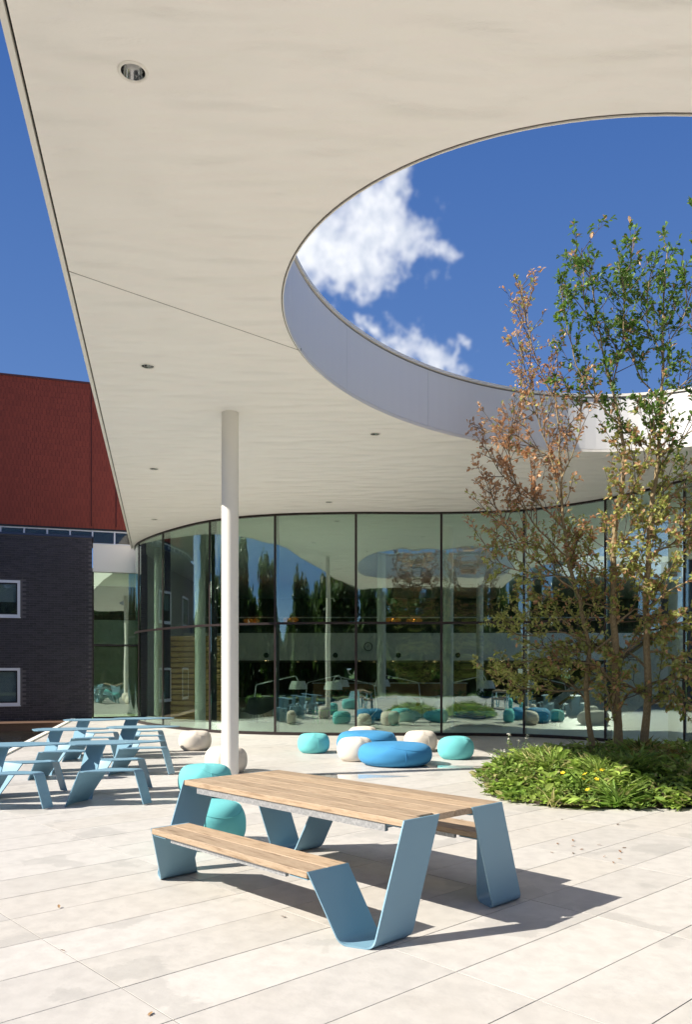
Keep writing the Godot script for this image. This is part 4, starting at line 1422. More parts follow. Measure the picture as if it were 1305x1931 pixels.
# ---------------------------------------------------------------- terrace furniture
func big_table() -> void:
	var t := thing("picnic_table", "large timber picnic table with joined benches on folded blue metal legs", "picnic table", Vector3(-0.136, 0, -6.183), -0.81)
	var L := 1.245
	var W := 0.507
	var w := 0.336
	var H := 0.74
	var S := 0.45
	var P := func(u: float, v: float, y: float) -> Vector3: return Vector3(u, y, -v)
	for su in [1.0, -1.0]:
		for sv in [-1.0, 1.0]:
			# a folded plate: tabletop end, floor, bench end; its edges run along v
			var out := []
			var inn := []
			var a := []
			var c := []
			for e in [[L, W, H], [1.233, 0.764, 0.006], [1.03, 0.848, 0.006], [0.914, 1.004, S]]:
				a.append(P.call(su * e[0], sv * e[1], e[2]))
				c.append(P.call(su * e[0], sv * (e[1] - w), e[2]))
			out = rounded(a, 0.055)
			inn = rounded(c, 0.055)
			var gr := []
			for i in out.size(): gr.append([out[i], inn[i]])
			var b := MB.new()
			sheet(b, gr, 0.011)
			put("leg", b.mesh(), M.blue, t)
			# top flange under the boards and bracket
			b = MB.new()
			b.cbox(P.call(su * (L - 0.10), sv * (W - w / 2 - 0.01), H - 0.052), Vector3(0.17, 0.008, w - 0.03), 0.001)
			put("flange", b.mesh(), M.blue, t)
			b = MB.new()
			b.cbox(P.call(su * (0.914 - 0.10), sv * (1.004 - w / 2), S - 0.052), Vector3(0.17, 0.008, w - 0.03), 0.001)
			put("flange", b.mesh(), M.blue, t)
	var n := 6
	var bw := 2.0 * W / n
	for k in n:
		var v := -W + bw * (k + 0.5)
		var short := 0.045 if k == 1 else 0.0
		var b := MB.new()
		var l := 2.0 * (L - 0.007) - short
		b.cbox(Vector3.ZERO, Vector3(l, 0.042, bw - 0.004), 0.003)
		put("tabletop_board", b.mesh(), M.woods[k], t, Vector3(-short / 2.0, H - 0.021, -v))
	for sv in [-1.0, 1.0]:
		for k in 2:
			var b := MB.new()
			b.cbox(Vector3.ZERO, Vector3(2.0 * (0.914 - 0.006), 0.042, w / 2 - 0.003), 0.003)
			put("bench_board", b.mesh(), M.woods[(k * 3 + (2 if sv > 0 else 1)) % 6], t, Vector3(0, S - 0.021, -sv * (1.004 - w * (0.25 + 0.5 * k))))
	# galvanised frames below the boards
	var b := MB.new()
	for v in [-W + 0.03, W - 0.03]:
		b.box(P.call(0.0, v, H - 0.069), Vector3(2.0 * L - 0.35, 0.05, 0.03))
	for u in [-L + 0.25, 0.0, L - 0.25]:
		b.box(P.call(u, 0.0, H - 0.068), Vector3(0.04, 0.045, 2.0 * W - 0.1))
	put("table_frame", b.mesh(), M.galv, t)
	for sv in [-1.0, 1.0]:
		b = MB.new()
		for e in [0.04, w - 0.04]:
			b.box(P.call(0.0, sv * (1.004 - e), S - 0.060), Vector3(1.35, 0.034, 0.026))
		for u in [-0.6, 0.6]:
			b.box(P.call(u, sv * (1.004 - w / 2), S - 0.059), Vector3(0.035, 0.03, w - 0.11))
		put("bench_frame", b.mesh(), M.galv, t)


func small_tables() -> void:
	var src: Node3D = null
	var spots := [
		[Vector2(-3.05, 10.5), "front right blue metal picnic table of the cluster, beside the aqua pouf"],
		[Vector2(-4.15, 10.2), "front left blue metal picnic table, cut by the picture edge"],
		[Vector2(-3.37, 13.3), "middle blue metal picnic table of the row nearer the column"],
		[Vector2(-4.4, 12.8), "middle blue metal picnic table of the row along the pond"],
		[Vector2(-3.95, 15.6), "rearmost blue metal picnic table, beside the cream pouf"],
		[Vector2(-4.75, 15.2), "rearmost blue metal picnic table of the row along the pond"],
	]
	for e in spots:
		if src == null:
			src = thing("metal_picnic_table", e[1], "picnic table", at2(e[0]), 0.23, "small blue metal picnic tables by the pond")
			make_small_table(src)
		else:
			relabel(src, e[1], at2(e[0]), 0.23 + rng.randf_range(-0.03, 0.03))


func plate(poly: Array, y: float, th: float) -> MB:
	var b := MB.new()
	b.prism(PackedVector2Array(poly), y - th, y)
	return b


func make_small_table(t: Node3D) -> void:
	var TH := 0.72
	var SH := 0.43
	var th := 0.012
	# plan in (x, distance): minus is towards the viewer
	var top := [Vector2(-0.58, 0.05), Vector2(-0.50, -0.24), Vector2(-0.44, -0.28), Vector2(0.08, -0.31), Vector2(0.55, -0.10), Vector2(0.60, -0.03), Vector2(0.60, 0.03), Vector2(0.55, 0.10), Vector2(0.08, 0.31), Vector2(-0.44, 0.28), Vector2(-0.52, 0.22)]
	put("tabletop", plate(top, TH, th).mesh(), M.blue, t)
	# wide slanting plate that carries the top
	var gr := []
	for i in 9:
		var f := i / 8.0
		var row := []
		for j in 5:
			var u := j / 4.0
			var hi := Vector3(-0.36, TH - 0.006, -0.22).lerp(Vector3(-0.12, TH - 0.006, 0.22), u)
			var lo := Vector3(-0.47, 0.004, -0.15).lerp(Vector3(-0.25, 0.004, 0.16), u)
			row.append(hi.lerp(lo, f) + Vector3(0.05 * pow(1.0 - f, 4), 0, 0))
		gr.append(row)
	var b := MB.new()
	sheet(b, gr, th)
	put("support_plate", b.mesh(), M.blue, t)
	for s in [1.0, -1.0]:
		var seat := []
		for q in [[-0.36, 0.70], [-0.30, 0.735], [0.28, 0.735], [0.385, 0.61], [0.34, 0.54], [0.12, 0.43], [-0.04, 0.42]]:
			seat.append(Vector2(q[0], -q[1] * s))
		put("seat", plate(seat, SH, th).mesh(), M.blue, t)
		# curved plate from the seat's inner edge down to the floor
		gr = []
		for i in 9:
			var f := i / 8.0
			var row := []
			for j in 9:
				var u := j / 8.0
				var hi := Vector3(-0.36, SH - 0.006, 0.71).lerp(Vector3(-0.20, SH - 0.006, 0.57), u).lerp(Vector3(-0.20, SH - 0.006, 0.57).lerp(Vector3(-0.03, SH - 0.006, 0.43), u), u)
				var lo := Vector3(-0.52, 0.004, 0.66).lerp(Vector3(-0.48, 0.004, 0.40), u).lerp(Vector3(-0.48, 0.004, 0.40).lerp(Vector3(-0.30, 0.004, 0.17), u), u)
				var q := hi.lerp(lo, f)
				row.append(Vector3(q.x, q.y, q.z * s))
			if s < 0: row.reverse()
			gr.append(row)
		b = MB.new()
		sheet(b, gr, th)
		put("seat_plate", b.mesh(), M.blue, t)
		# narrow leg at the free end, folded over with a soft bend
		var l := rounded([Vector3(0.20, SH - 0.006, 0.68 * s), Vector3(0.29, SH - 0.006, 0.735 * s), Vector3(0.40, 0.006, 0.765 * s)], 0.045)
		var r := rounded([Vector3(0.30, SH - 0.006, 0.565 * s), Vector3(0.39, SH - 0.006, 0.62 * s), Vector3(0.50, 0.006, 0.65 * s)], 0.045)
		gr = []
		for i in l.size(): gr.append([l[i] + Vector3(0, 0.0065, 0), r[i] + Vector3(0, 0.0065, 0)])
		b = MB.new()
		sheet(b, gr, th)
		put("leg", b.mesh(), M.blue, t)


func pouf(at: Vector2, r: float, h: float, m: Material, turn: float, label: String) -> void:
	var o := thing("pouf", label, "pouf", at2(at), turn, "round upholstered poufs on the terrace")
	var b := MB.new()
	var N := 48
	var K := 22
	var big := r > 0.45
	var grid := []
	# squashed barrel, the cover pulled into a flat lid with a soft crease across one side
	var ridge := func(a: float, f: float) -> Vector3:
		var ph := lerpf(-1.2, 1.5708, f)
		var ex := 0.42 if big else 0.55
		var rr := r * pow(maxf(cos(ph), 0.0), ex)
		var y := h * 0.47 + (h * 0.53) * signf(sin(ph)) * pow(absf(sin(ph)), 0.85)
		y *= 1.0 + 0.035 * cos(2.0 * a) * smoothstep(0.45, 0.75, f) * (1.0 - smoothstep(0.72, 0.97, f))
		rr *= 1.0 + 0.018 * cos(2.0 * a + 1.2) * sin(f * PI)
		# crease
		var da := wrapf(a - 4.4, -PI, PI)
		var cr := exp(-pow((da - 0.9 * (f - 0.55)) * 5.0, 2.0)) * smoothstep(0.3, 0.8, f) * (1.0 - smoothstep(0.88, 1.0, f))
		rr *= 1.0 + 0.028 * cr
		y += h * 0.03 * cr
		return Vector3(cos(a) * rr, y, -sin(a) * rr)
	for i in K + 1:
		var row := []
		for j in N + 1:
			row.append(ridge.call(TAU * j / N, float(i) / K))
		grid.append(row)
	for i in K:
		for j in N:
			var q := [grid[i][j], grid[i][j + 1], grid[i + 1][j + 1], grid[i + 1][j]]
			var nn := []
			for e in [[i, j], [i, j + 1], [i + 1, j + 1], [i + 1, j]]:
				var e0: int = e[0]; var e1: int = e[1]
				var du: Vector3 = grid[e0][(e1 + 1) % N] - grid[e0][(e1 - 1 + N) % N]
				var dv: Vector3 = grid[mini(e0 + 1, K)][e1] - grid[maxi(e0 - 1, 0)][e1]
				var cr := du.cross(dv)
				nn.append(cr.normalized() if cr.length() > 1e-7 else Vector3.UP)
			b.quad_n(q[0], q[1], q[2], q[3], nn[0], nn[1], nn[2], nn[3])
	put("cover", b.mesh(), m, o)
	# piped seam: up one side, round the lid, down the other
	var pts := []
	for i in 15:
		pts.append(ridge.call(4.95, 0.06 + 0.60 * i / 14.0) * Vector3(1.004, 1, 1.004))
	b = MB.new()
	b.tube(pts, [0.004], 5)
	put("seam", b.mesh(), m, o)
	pts = []
	for i in 33:
		var f := i / 32.0
		pts.append(ridge.call(4.4 + 2.6 * f, 0.80 - 0.22 * sin(f * PI)) * Vector3(1.003, 1, 1.003) + Vector3(0, 0.001, 0))
	b = MB.new()
	b.tube(pts, [0.004], 5)
	put("seam", b.mesh(), m, o)
	b = MB.new()
	b.lathe([Vector2(r * 0.62, 0.0), Vector2(r * 0.64, 0.03), Vector2(0.0, 0.03)], 32, Vector3.ZERO, true)
	put("foot", b.mesh(), M.gap, o)


func poufs() -> void:
	pouf(Vector2(-3.13, 16.65), 0.335, 0.40, M.cream, 0.3, "cream pouf left of the column, beside the rear metal tables")
	pouf(Vector2(-1.95, 13.05), 0.35, 0.42, M.cream, -0.4, "cream pouf in front of the column foot")
	pouf(Vector2(-1.86, 10.6), 0.35, 0.42, M.aqua, 0.2, "aqua pouf behind the far corner of the timber table, before the cream one")
	pouf(Vector2(-1.29, 7.6), 0.345, 0.43, M.aqua, -0.2, "aqua pouf behind the front bench, seen through the table legs")
	pouf(Vector2(-0.65, 16.1), 0.32, 0.39, M.aqua, 0.1, "small aqua pouf standing alone left of the blue ones")
	pouf(Vector2(0.41, 15.75), 0.60, 0.46, M.sea_blue, -0.5, "large flat blue pouf at the back of the group")
	pouf(Vector2(0.37, 17.6), 0.34, 0.42, M.cream, 0.9, "cream pouf almost hidden behind the rear blue pouf")
	pouf(Vector2(0.17, 14.7), 0.33, 0.43, M.cream, 0.5, "cream pouf wedged between the two large blue ones")
	pouf(Vector2(0.86, 14.1), 0.645, 0.385, M.sea_blue, 0.0, "large flat blue pouf at the front of the group")
	pouf(Vector2(1.52, 16.4), 0.335, 0.42, M.cream, 0.2, "cream pouf behind the right end of the front blue pouf")
	pouf(Vector2(2.05, 15.0), 0.335, 0.42, M.aqua, 0.9, "aqua pouf farthest right, next to the flowerbed")


# ---------------------------------------------------------------- plants
func rand_basis(size: float, tilt := 1.0) -> Basis:
	var q := Basis(Vector3.UP, rng.randf() * TAU) * Basis(Vector3.RIGHT, rng.randf_range(-0.9, 0.9) * tilt) * Basis(Vector3.FORWARD, rng.randf_range(-0.6, 0.6) * tilt)
	return q.scaled(Vector3.ONE * size * rng.randf_range(0.75, 1.25))


func leaf_shape(outline: Array, fold := 0.12, droop := 0.18) -> ArrayMesh:   # half outlines (half width, length); the blade lies along -z from the stalk
	var b := MB.new()
	var L: float = outline[-1][1]
	var f := func(x: float, z: float) -> Vector3: return Vector3(x, absf(x) * fold * 4.0 - droop * z * z / L, -z)
	for i in outline.size() - 1:
		var p = outline[i]; var q = outline[i + 1]
		for s in [1.0, -1.0]:
			var a: Vector3 = f.call(0, p[1]); var c: Vector3 = f.call(s * p[0], p[1]); var d: Vector3 = f.call(s * q[0], q[1]); var e: Vector3 = f.call(0, q[1])
			if s > 0:
				if p[0] > 0: b.tri(a, c, d)
				b.tri(a, d, e)
			else:
				if p[0] > 0: b.tri(a, d, c)
				b.tri(a, e, d)
	return b.mesh()


func mound(p: Vector2) -> float:
	var c := Vector2(4.5, 11.9)
	var q := Vector2((p.x - c.x) / 2.6, (p.y - c.y) / 2.4)
	return 0.34 * clampf(1.0 - q.length_squared(), 0.0, 1.0)


func planting() -> void:
	var bed := PackedVector2Array(BED)
	var b := MB.new()
	var n := 36
	var rim := []
	for k in n:
		var a := TAU * k / n
		var c := Vector2(4.4, 11.9)
		var d := Vector2(cos(a), sin(a))
		var r := 0.3
		while Geometry2D.is_point_in_polygon(c + d * r, bed): r += 0.03
		r -= 0.03 + 0.05 * absf(sin(a * 7.0))
		rim.append([c, d, r])
	for k in n:
		for i in 8:
			var q := []
			for e in [[k, i], [k, i + 1], [(k + 1) % n, i + 1], [(k + 1) % n, i]]:
				var p: Vector2 = rim[e[0]][0] + rim[e[0]][1] * rim[e[0]][2] * e[1] / 8.0
				q.append(at2(p, mound(p) + 0.006))
			b.quad(q[0], q[1], q[2], q[3])
	put("flowerbed_soil", b.mesh(), M.soil, self, Vector3.ZERO, "structure")
	var soft := FastNoiseLite.new()
	soft.seed = 3
	soft.frequency = 0.9
	var broad := leaf_shape([[0.0, 0.0], [0.16, 0.15], [0.30, 0.42], [0.27, 0.68], [0.12, 0.9], [0.0, 1.0]], 0.10, 0.35)
	var narrow := leaf_shape([[0.02, 0.0], [0.055, 0.3], [0.05, 0.6], [0.0, 1.0]], 0.15, 0.45)
	var small := leaf_shape([[0.0, 0.0], [0.22, 0.3], [0.2, 0.65], [0.0, 1.0]], 0.1, 0.15)
	var kinds := {"broad": [[], []], "narrow": [[], []], "small": [[], []]}
	var made := 0
	var wide: PackedVector2Array = Geometry2D.offset_polygon(bed, 0.07)[0]
	while made < 6200:
		var p := Vector2(rng.randf_range(1.8, 7.0), rng.randf_range(9.4, 14.4))
		if not Geometry2D.is_point_in_polygon(p, wide): continue
		if p.y > 12.5 and rng.randf() < 0.5: continue
		made += 1
		var v := soft.get_noise_2dv(p)
		var v2 := soft.get_noise_2dv(p * 1.7 + Vector2(50, 0))
		var edge := 1.0
		for q in wide.size():
			edge = minf(edge, p.distance_to(Geometry2D.get_closest_point_to_segment(p, wide[q], wide[(q + 1) % wide.size()])) * 1.6)
		if edge < 0.22 and soft.get_noise_2dv(p * 3.0) < -0.1: continue
		var tuft := soft.get_noise_2dv(p * 4.5 + Vector2(9, 30))
		if tuft < -0.22 and rng.randf() < 0.6: continue
		var hgt := mound(p) + (0.05 + 0.15 * (0.5 + v2) + 0.14 * maxf(0.0, tuft)) * clampf(edge + 0.3, 0.3, 1.0)
		var kind := "broad"
		if v > 0.28: kind = "narrow"
		elif v < -0.10: kind = "small"
		var tone := Color(0.19, 0.33, 0.05).lerp(Color(0.38, 0.50, 0.10), clampf(0.5 + v2 + rng.randf_range(-0.35, 0.35), 0, 1))
		if kind == "small": tone = tone.lerp(Color(0.06, 0.14, 0.03), 0.4)
		if kind == "narrow": tone = tone.lerp(Color(0.21, 0.30, 0.08), 0.35)
		if p.distance_to(Vector2(4.4, 11.6)) < 0.55 and rng.randf() < 0.5: tone = Color(0.33, 0.26, 0.07)
		tone = tone * rng.randf_range(0.55, 1.3)
		if rng.randf() < 0.10: tone = Color(0.52, 0.50, 0.20) * rng.randf_range(0.6, 1.0)
		var cnt := 3 if kind != "narrow" else 6
		for i in cnt:
			var yaw := rng.randf() * TAU
			var pitch := rng.randf_range(0.15, 1.0) if kind != "narrow" else rng.randf_range(0.55, 1.35)
			var sz := rng.randf_range(0.055, 0.165) if kind == "broad" else (rng.randf_range(0.22, 0.42) if kind == "narrow" else rng.randf_range(0.05, 0.09))
			var bs := Basis(Vector3.UP, yaw) * Basis(Vector3.RIGHT, pitch) * Basis(Vector3.FORWARD, rng.randf_range(-0.5, 0.5))
			var base_y: float = mound(p) + 0.01 if kind == "narrow" else hgt * rng.randf_range(0.6, 1.05)
			var off := Vector3(rng.randf_range(-0.05, 0.05), 0, rng.randf_range(-0.05, 0.05))
			kinds[kind][0].append(Transform3D(bs.scaled(Vector3.ONE * sz), at2(p, base_y) + off))
			kinds[kind][1].append(tone)
	var gc := Node3D.new()
	gc.name = "ground_cover"
	add_child(gc)
	gc.set_meta("label", "lush green ground cover of leafy herbs and grass in the flowerbed")
	gc.set_meta("category", "ground cover")
	gc.set_meta("kind", "stuff")
	many("broad_leaves", broad, M.leaf, kinds.broad[0], kinds.broad[1], gc)
	many("grass_blades", narrow, M.leaf, kinds.narrow[0], kinds.narrow[1], gc)
	many("small_leaves", small, M.leaf, kinds.small[0], kinds.small[1], gc)
	# flowers
	var fl := MB.new()
	for k in 5:
		var a := TAU * k / 5.0
		var d := Vector3(cos(a), 0.25, sin(a))
		var e := Vector3(-sin(a), 0, cos(a))
		fl.tri(Vector3.ZERO, d * 0.8 - e * 0.4, d)
		fl.tri(Vector3.ZERO, d, d * 0.8 + e * 0.4)
	var fm := fl.mesh()
	var stem := MB.new()
	stem.tube([Vector3(0, -0.3, 0), Vector3(0.01, -0.1, 0), Vector3.ZERO], [0.0025], 4)
	var sm := stem.mesh()
	var k := 0
	var where := ["nearest the middle of the bed front", "left of the middle clump", "upper left of the middle clump", "topmost of the middle clump", "low in the clump at the bed front", "right of the middle clump", "highest on the right of the clump", "alone at the right edge of the bed", "small one behind the clump", "deepest in the bed, half hidden"]
	for e in [[3.02, 9.95, 0.27], [2.98, 10.1, 0.29], [2.78, 10.3, 0.34], [3.2, 10.3, 0.36], [2.95, 9.8, 0.2], [3.12, 10.0, 0.3], [3.3, 10.35, 0.37], [4.15, 9.68, 0.13], [3.05, 10.25, 0.33], [3.6, 10.6, 0.38]]:
		var o := thing("yellow_flower", "small yellow flower " + where[k], "flower", at2(Vector2(e[0], e[1]), e[2]), rng.randf() * TAU, "yellow flowers in the bed")
		var h := put("blossom", fm, M.yellow_petal, o)
		h.scale = Vector3.ONE * 0.032
		h.rotation = Vector3(0.5, 0, 0.2)
		put("stem", sm, M.stem, o)
		k += 1
	# tall white umbels at the left tip
	k = 0
	for e in [[2.72, 12.7, 0.66, "tall wild plant with airy stems at the left tip of the bed"], [2.95, 12.4, 0.60, "wild plant with two white blossoms right of the tall airy one"], [2.35, 12.0, 0.48, "white flowering herb leaning over the left bed edge"], [4.3, 11.2, 0.58, "dry seed head plant in the middle of the bed before the trunks"]]:
		var o := thing("wildflower", e[3], "wildflower", at2(Vector2(e[0], e[1])), rng.randf() * TAU, "wildflowers standing above the ground cover")
		var sb := MB.new()
		var xf := []
		var cols := []
		var lx := []
		var lc := []
		for i in 7:
			var a := rng.randf() * TAU
			var tip := Vector3(cos(a) * 0.16, e[2] * rng.randf_range(0.7, 1.0), sin(a) * 0.16)
			var mid := Vector3(cos(a) * 0.05, tip.y * 0.55, sin(a) * 0.05)
			sb.tube([Vector3(0, 0.05, 0), mid, tip], [0.005, 0.003, 0.002], 4)
			for q in 6:
				xf.append(Transform3D(rand_basis(0.013), tip + Vector3(rng.randf_range(-0.03, 0.03), rng.randf_range(-0.01, 0.02), rng.randf_range(-0.03, 0.03))))
				cols.append(Color(0.75, 0.74, 0.66) if k != 3 else Color(0.35, 0.27, 0.1))
			for q in 5:
				var f := rng.randf()
				lx.append(Transform3D(rand_basis(0.07), Vector3(0, 0.05, 0).lerp(mid, f) if q < 3 else mid.lerp(tip, f)))
				lc.append(Color(0.16, 0.24, 0.05) * rng.randf_range(0.7, 1.2))
		put("stems", sb.mesh(), M.stem, o)
		many("leaves", small, M.leaf, lx, lc, o)
		many("blossoms", fm, M.leaf, xf, cols, o)
		k += 1


func rand_dir() -> Vector3:
	return Vector3(rng.randf_range(-1, 1), rng.randf_range(-1, 1), rng.randf_range(-1, 1))


func twig(tw: MB, p: Vector3, td: Vector3, ln: float, palette: Callable, xf: Array, cols: Array) -> void:
	var e2 := p + td * ln + rand_dir() * ln * 0.25
	tw.tube([p, e2], [0.0035, 0.002], 3, false)
	var nl := int(ln / 0.025) + 3
	for q in nl:
		var lp := p.lerp(e2, rng.randf_range(0.2, 1.05))
		var pal: Array = palette.call(lp)      # [keep, colour, size]
		if rng.randf() > pal[0]: continue
		var out := (td + rand_dir()).normalized()
		var bs := Basis.looking_at(out, (Vector3(0, 1.2, 0) + rand_dir()).normalized())
		xf.append(Transform3D(bs.scaled(Vector3.ONE * float(pal[2])), lp))
		cols.append(pal[1])


func tree(called: String, label: String, at: Vector2, limbs: Array, palette: Callable, r0: float, fringe: float) -> void:
	var o := thing(called, label, "tree", at2(at))
	var tr := MB.new()
	var tw := MB.new()
	var xf := []
	var cols := []
	for li in limbs.size():
		var raw: Array = limbs[li].duplicate()
		if li == 0: raw[0] = Vector3(raw[0].x + 0.01, 0.02, raw[0].z)
		# smooth and roughen the line
		var pts := []
		for i in raw.size() - 1:
			var p0: Vector3 = raw[maxi(i - 1, 0)]; var p1: Vector3 = raw[i]; var p2: Vector3 = raw[i + 1]; var p3: Vector3 = raw[mini(i + 2, raw.size() - 1)]
			for s in 4:
				var q := p1.cubic_interpolate(p2, p0, p3, s / 4.0)
				if s > 0: q += Vector3(rng.randf_range(-1, 1), rng.randf_range(-0.5, 0.5), rng.randf_range(-1, 1)) * 0.018
				pts.append(q)
		pts.append(raw[-1])
		var radii := []
		var top_r := 0.006
		var start := r0 if li == 0 else r0 * 0.42 * (1.0 - clampf((raw[0].y - 1.0) / 9.0, 0.0, 0.7))
		for i in pts.size():
			var f := i / float(pts.size() - 1)
			var rr := lerpf(start, top_r, pow(f, 0.62))
			if li == 0 and i < 3: rr *= 1.0 + 0.22 * (3 - i) / 3.0
			radii.append(rr)
		if li == 0: tr.tube(pts, radii, 10)
		# side shoots, twigs and leaves
		var total := 0.0
		for i in pts.size() - 1: total += pts[i].distance_to(pts[i + 1])
		var cum := 0.0
		var next := total * (0.28 if li == 0 else 0.12)
		for i in pts.size() - 1:
			var seg: float = pts[i].distance_to(pts[i + 1])
			var dir: Vector3 = (pts[i + 1] - pts[i]).normalized()
			while next < cum + seg:
				var p: Vector3 = pts[i].lerp(pts[i + 1], (next - cum) / seg)
				var rest := 1.0 - next / total
				var side := dir.cross(rand_dir()).normalized()
				var td := (side * rng.randf_range(0.5, 1.0) + dir * rng.randf_range(0.5, 1.0) + Vector3(0, 0.25, 0)).normalized()
				if rng.randf() < 0.55:
					var ln := rng.randf_range(0.25, 0.85) * (0.45 + 0.75 * rest) * fringe
					var e1 := p + td * ln * 0.5 + rand_dir() * ln * 0.07
					var e2 := p + td * ln + (Vector3(0, 0.12, 0) + rand_dir() * 0.14) * ln
					tw.tube([p, e1, e2], [0.0075, 0.005, 0.003], 4, false)
					var n2 := int(ln / 0.085) + 1
					for q in n2:
						var f := rng.randf_range(0.25, 1.0)
						var sp := (p.lerp(e1, f * 2.0) if f < 0.5 else e1.lerp(e2, f * 2.0 - 1.0))
						twig(tw, sp, (td + rand_dir() * 0.8).normalized(), rng.randf_range(0.08, 0.2), palette, xf, cols)
					twig(tw, e2, td, 0.1, palette, xf, cols)
				else:
					twig(tw, p, td, rng.randf_range(0.10, 0.28) * (0.6 + 0.6 * rest), palette, xf, cols)
				next += rng.randf_range(0.05, 0.10)
			cum += seg
		if li > 0:
			var bm := MB.new()
			bm.tube(pts, radii, 6)
			put("branch", bm.mesh(), M.bark, o)
	put("trunk", tr.mesh(), M.bark, o)
	put("twigs", tw.mesh(), M.twig, o, Vector3.ZERO, "stuff")
	many("foliage", M.leaf_mesh, M.leaf, xf, cols, o)


func trees() -> void:
	var patch := FastNoiseLite.new()
	patch.seed = 8
	patch.frequency = 0.55
	var brown := func() -> Color:
		var k := rng.randf_range(0.65, 1.25)
		return Color(0.52, 0.26, 0.12).lerp(Color(0.68, 0.44, 0.25), rng.randf()) * k
	var lime := func() -> Color: return Color(0.29, 0.35, 0.07).lerp(Color(0.55, 0.54, 0.18), rng.randf()) * rng.randf_range(0.7, 1.15)
	var green := func() -> Color: return Color(0.075, 0.175, 0.022).lerp(Color(0.19, 0.31, 0.045), rng.randf()) * rng.randf_range(0.65, 1.2)
	tree("oak_tree", "left oak stem of three, withered with mostly brown leaves", Vector2(3.86, 12.5), LIMBS_W, func(p: Vector3) -> Array:
		var low := smoothstep(4.6, 3.0, p.y)
		var keep := lerpf(0.62, 0.85, low)
		if p.y > 5.4: keep = 0.5 - 0.08 * (p.y - 5.4)
		var is_brown := rng.randf() < (0.9 - 0.80 * low + 0.5 * patch.get_noise_3dv(p))
		return [keep, brown.call() if is_brown else lime.call(), rng.randf_range(0.045, 0.08)], 0.052, 1.0)
	tree("oak_tree", "middle oak stem of three, brown leaves low and green ones at the top", Vector2(4.23, 12.45), LIMBS_M, func(p: Vector3) -> Array:
		var hi := smoothstep(4.9, 6.0, p.y)
		var is_brown := rng.randf() < 0.32 * (1.0 - hi) + 0.07 + 0.45 * patch.get_noise_3dv(p) * (1.0 - hi * 0.5)
		var c: Color = brown.call() if is_brown else (green.call() if rng.randf() < hi else lime.call())
		return [0.85 - 0.25 * hi, c, rng.randf_range(0.055, 0.095)], 0.07, 1.0)
	tree("oak_tree", "right oak stem of three, tallest and still green in its crown", Vector2(4.53, 12.35), LIMBS_G, func(p: Vector3) -> Array:
		var hi := smoothstep(4.4, 5.6, p.y)
		var is_brown := rng.randf() < 0.16 * (1.0 - hi) + 0.02 + 0.35 * maxf(0.0, patch.get_noise_3dv(p)) * (1.0 - hi * 0.7)
		var c: Color = brown.call() if is_brown else (green.call() if rng.randf() < hi else lime.call())
		return [0.9 - 0.32 * hi, c, rng.randf_range(0.055, 0.095)], 0.07, 1.05)


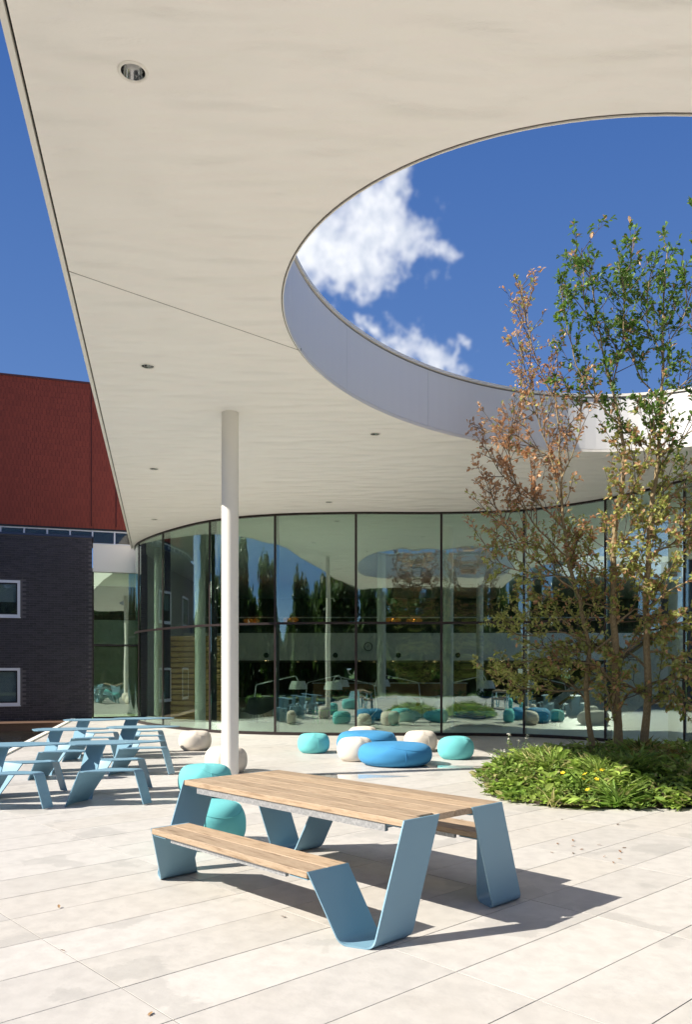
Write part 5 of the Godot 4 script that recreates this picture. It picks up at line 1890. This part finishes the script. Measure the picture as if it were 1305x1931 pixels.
func far_trees() -> void:        # trees across the pond and behind the viewer: the glass mirrors them
	var cl := MB.new()
	for k in 7:
		var q := rand_basis(1.0, 1.8)
		var c := Vector3(rng.randf_range(-0.5, 0.5), rng.randf_range(-0.5, 0.5), rng.randf_range(-0.5, 0.5))
		cl.tri(c + q * Vector3(-0.3, 0, 0), c + q * Vector3(0.3, 0, 0.1), c + q * Vector3(0, 0, -0.7))
	var clump := cl.mesh()
	var list := [
		[Vector2(-34, 18), 12.5, 2.6, "tall poplar across the pond, leftmost of the mirrored row"], [Vector2(-30, 22), 11.0, 2.4, "poplar across the pond nearest the brick building"],
		[Vector2(-38, 8), 13.5, 2.8, "tallest poplar across the pond"], [Vector2(-30, 4), 11.0, 3.6, "broad tree across the pond beside the tallest poplar"],
		[Vector2(-36, -3), 13.0, 4.2, "broad tree left of the viewer across the lawn"], [Vector2(-30, -14), 12.0, 4.5, "broad tree behind the pond, left of the viewer"],
		[Vector2(-18, -24), 11.0, 4.5, "broad tree behind the viewer at the left"], [Vector2(-8, -27), 12.5, 4.8, "large tree right behind the viewer"],
		[Vector2(2, -24), 10.5, 4.4, "round tree behind the terrace end"], [Vector2(11, -28), 13.0, 5.0, "large tree behind the terrace at the right"],
		[Vector2(22, -22), 11.5, 4.6, "broad tree at the far right behind the viewer"], [Vector2(-26, 12), 9.0, 3.0, "smaller tree between the poplars across the pond"],
		[Vector2(-4, 62), 9.0, 4.5, "tree behind the hall seen through its back windows on the left"], [Vector2(8, 64), 9.0, 5.0, "tree behind the hall seen through its back windows on the right"],
	]
	for e in list:
		var slim: bool = e[2] < 2.9
		var o := thing("poplar_tree" if slim else "broadleaf_tree", e[3], "tree", at2(e[0], -0.9), 0.0, "trees mirrored in the glass")
		var b := MB.new()
		b.tube([Vector3.ZERO, Vector3(0.1, e[1] * 0.4, 0.05), Vector3(0, e[1] * 0.85, 0)], [0.28, 0.18, 0.04], 8)
		put("trunk", b.mesh(), M.bark, o)
		var xf := []
		var cols := []
		var lob := []
		for i in 14:
			lob.append(Vector3(rng.randf_range(-1, 1), rng.randf_range(-1, 1), rng.randf_range(-1, 1)) * 0.62)
		for i in 900:
			var p: Vector3
			if slim:
				var f := rng.randf()
				var rr: float = e[2] * (0.30 + 0.70 * sin(PI * clampf(f * 0.85 + 0.1, 0, 1)) + 0.16 * sin(f * 17.0 + e[1])) * sqrt(rng.randf())
				var a := rng.randf() * TAU
				p = Vector3(cos(a) * rr, 1.2 + f * (e[1] - 1.2), sin(a) * rr)
			else:
				var d := Vector3(rng.randfn(), rng.randfn(), rng.randfn()).normalized() * pow(rng.randf(), 0.4) * 0.48
				var c: Vector3 = lob[rng.randi() % 14] + d
				p = Vector3(c.x * e[2], e[1] * 0.54 + c.y * e[1] * 0.46, c.z * e[2])
			xf.append(Transform3D(rand_basis(1.05, 1.6), p))
			cols.append(Color(0.05, 0.10, 0.022).lerp(Color(0.10, 0.16, 0.035), rng.randf()) * rng.randf_range(0.7, 1.2))
		many("crown", clump, M.leaf, xf, cols, o)

	var xf := []
	var cols := []
	for i in 15000:
		var a := deg_to_rad(rng.randf_range(100.0, 345.0))      # round the left and back of the place
		var r := rng.randf_range(47.0, 56.0)
		var top := 7.6 + 1.6 * sin(a * 9.0) + 1.1 * sin(a * 23.0 + 1.0)
		var y := top * (1.0 - pow(rng.randf(), 1.4)) - 0.9
		xf.append(Transform3D(rand_basis(1.35, 1.6), Vector3(cos(a) * r, y, -sin(a) * r - 6.0)))
		cols.append(Color(0.045, 0.09, 0.02).lerp(Color(0.11, 0.16, 0.035), rng.randf()) * rng.randf_range(0.6, 1.2))
	var wood := many("woodland", clump, M.leaf, xf, cols, self)
	wood.set_meta("label", "far belt of dark green woodland around the place, mirrored in the glass")
	wood.set_meta("category", "woodland")


func bits() -> void:
	# dry leaves blown onto the paving
	var lm := leaf_shape([[0.0, 0.0], [0.2, 0.2], [0.13, 0.35], [0.26, 0.55], [0.15, 0.72], [0.12, 0.85], [0.0, 1.0]], 0.05, -0.08)
	var mats := [paint(Color(0.23, 0.11, 0.045), 0.8), paint(Color(0.33, 0.2, 0.09), 0.8), paint(Color(0.12, 0.07, 0.035), 0.8)]
	for e in [[2.02, 7.65], [2.12, 7.58], [2.2, 7.78], [2.38, 7.62], [2.05, 7.25], [2.28, 7.12], [2.42, 7.05], [1.86, 7.32], [2.5, 7.3], [2.62, 7.5], [2.3, 6.9], [2.16, 7.42], [1.3, 8.9], [-1.66, 4.75], [-0.4, 5.4], [-2.0, 5.6], [2.9, 8.6], [2.4, 8.9], [1.9, 8.3], [-0.95, 3.86]]:
		var o := put("fallen_leaf", lm, mats[rng.randi() % 3], self, at2(Vector2(e[0], e[1]), 0.006))
		o.scale = Vector3.ONE * rng.randf_range(0.03, 0.05)
		o.rotation = Vector3(rng.randf_range(-0.1, 0.3), rng.randf() * TAU, rng.randf_range(-0.2, 0.2))
		o.set_meta("label", "dry brown fallen leaf lying on the pale paving")
		o.set_meta("category", "leaf")
		o.set_meta("group", "fallen leaves scattered on the paving")
	# shallow puddles left on the slabs
	var k := 0
	for e in [[Vector2(1.75, 13.75), 0.62, 0.20, "small puddle mirroring the aqua pouf beside the front blue one"], [Vector2(-0.1, 12.5), 0.9, 0.28, "thin wet film on the slabs behind the timber table"]]:
		var poly := PackedVector2Array()
		for i in 28:
			var a := TAU * i / 28.0
			var q := 1.0 + 0.16 * sin(3 * a + k) + 0.09 * sin(5 * a + 2 * k)
			poly.append(e[0] + Vector2(cos(a) * e[1] * q, sin(a) * e[2] * q))
		var b := MB.new()
		b.prism(poly, -0.006, 0.0022)
		var o := put("puddle", b.mesh(), M.puddle, self)
		o.set_meta("label", e[3])
		o.set_meta("category", "puddle")
		k += 1
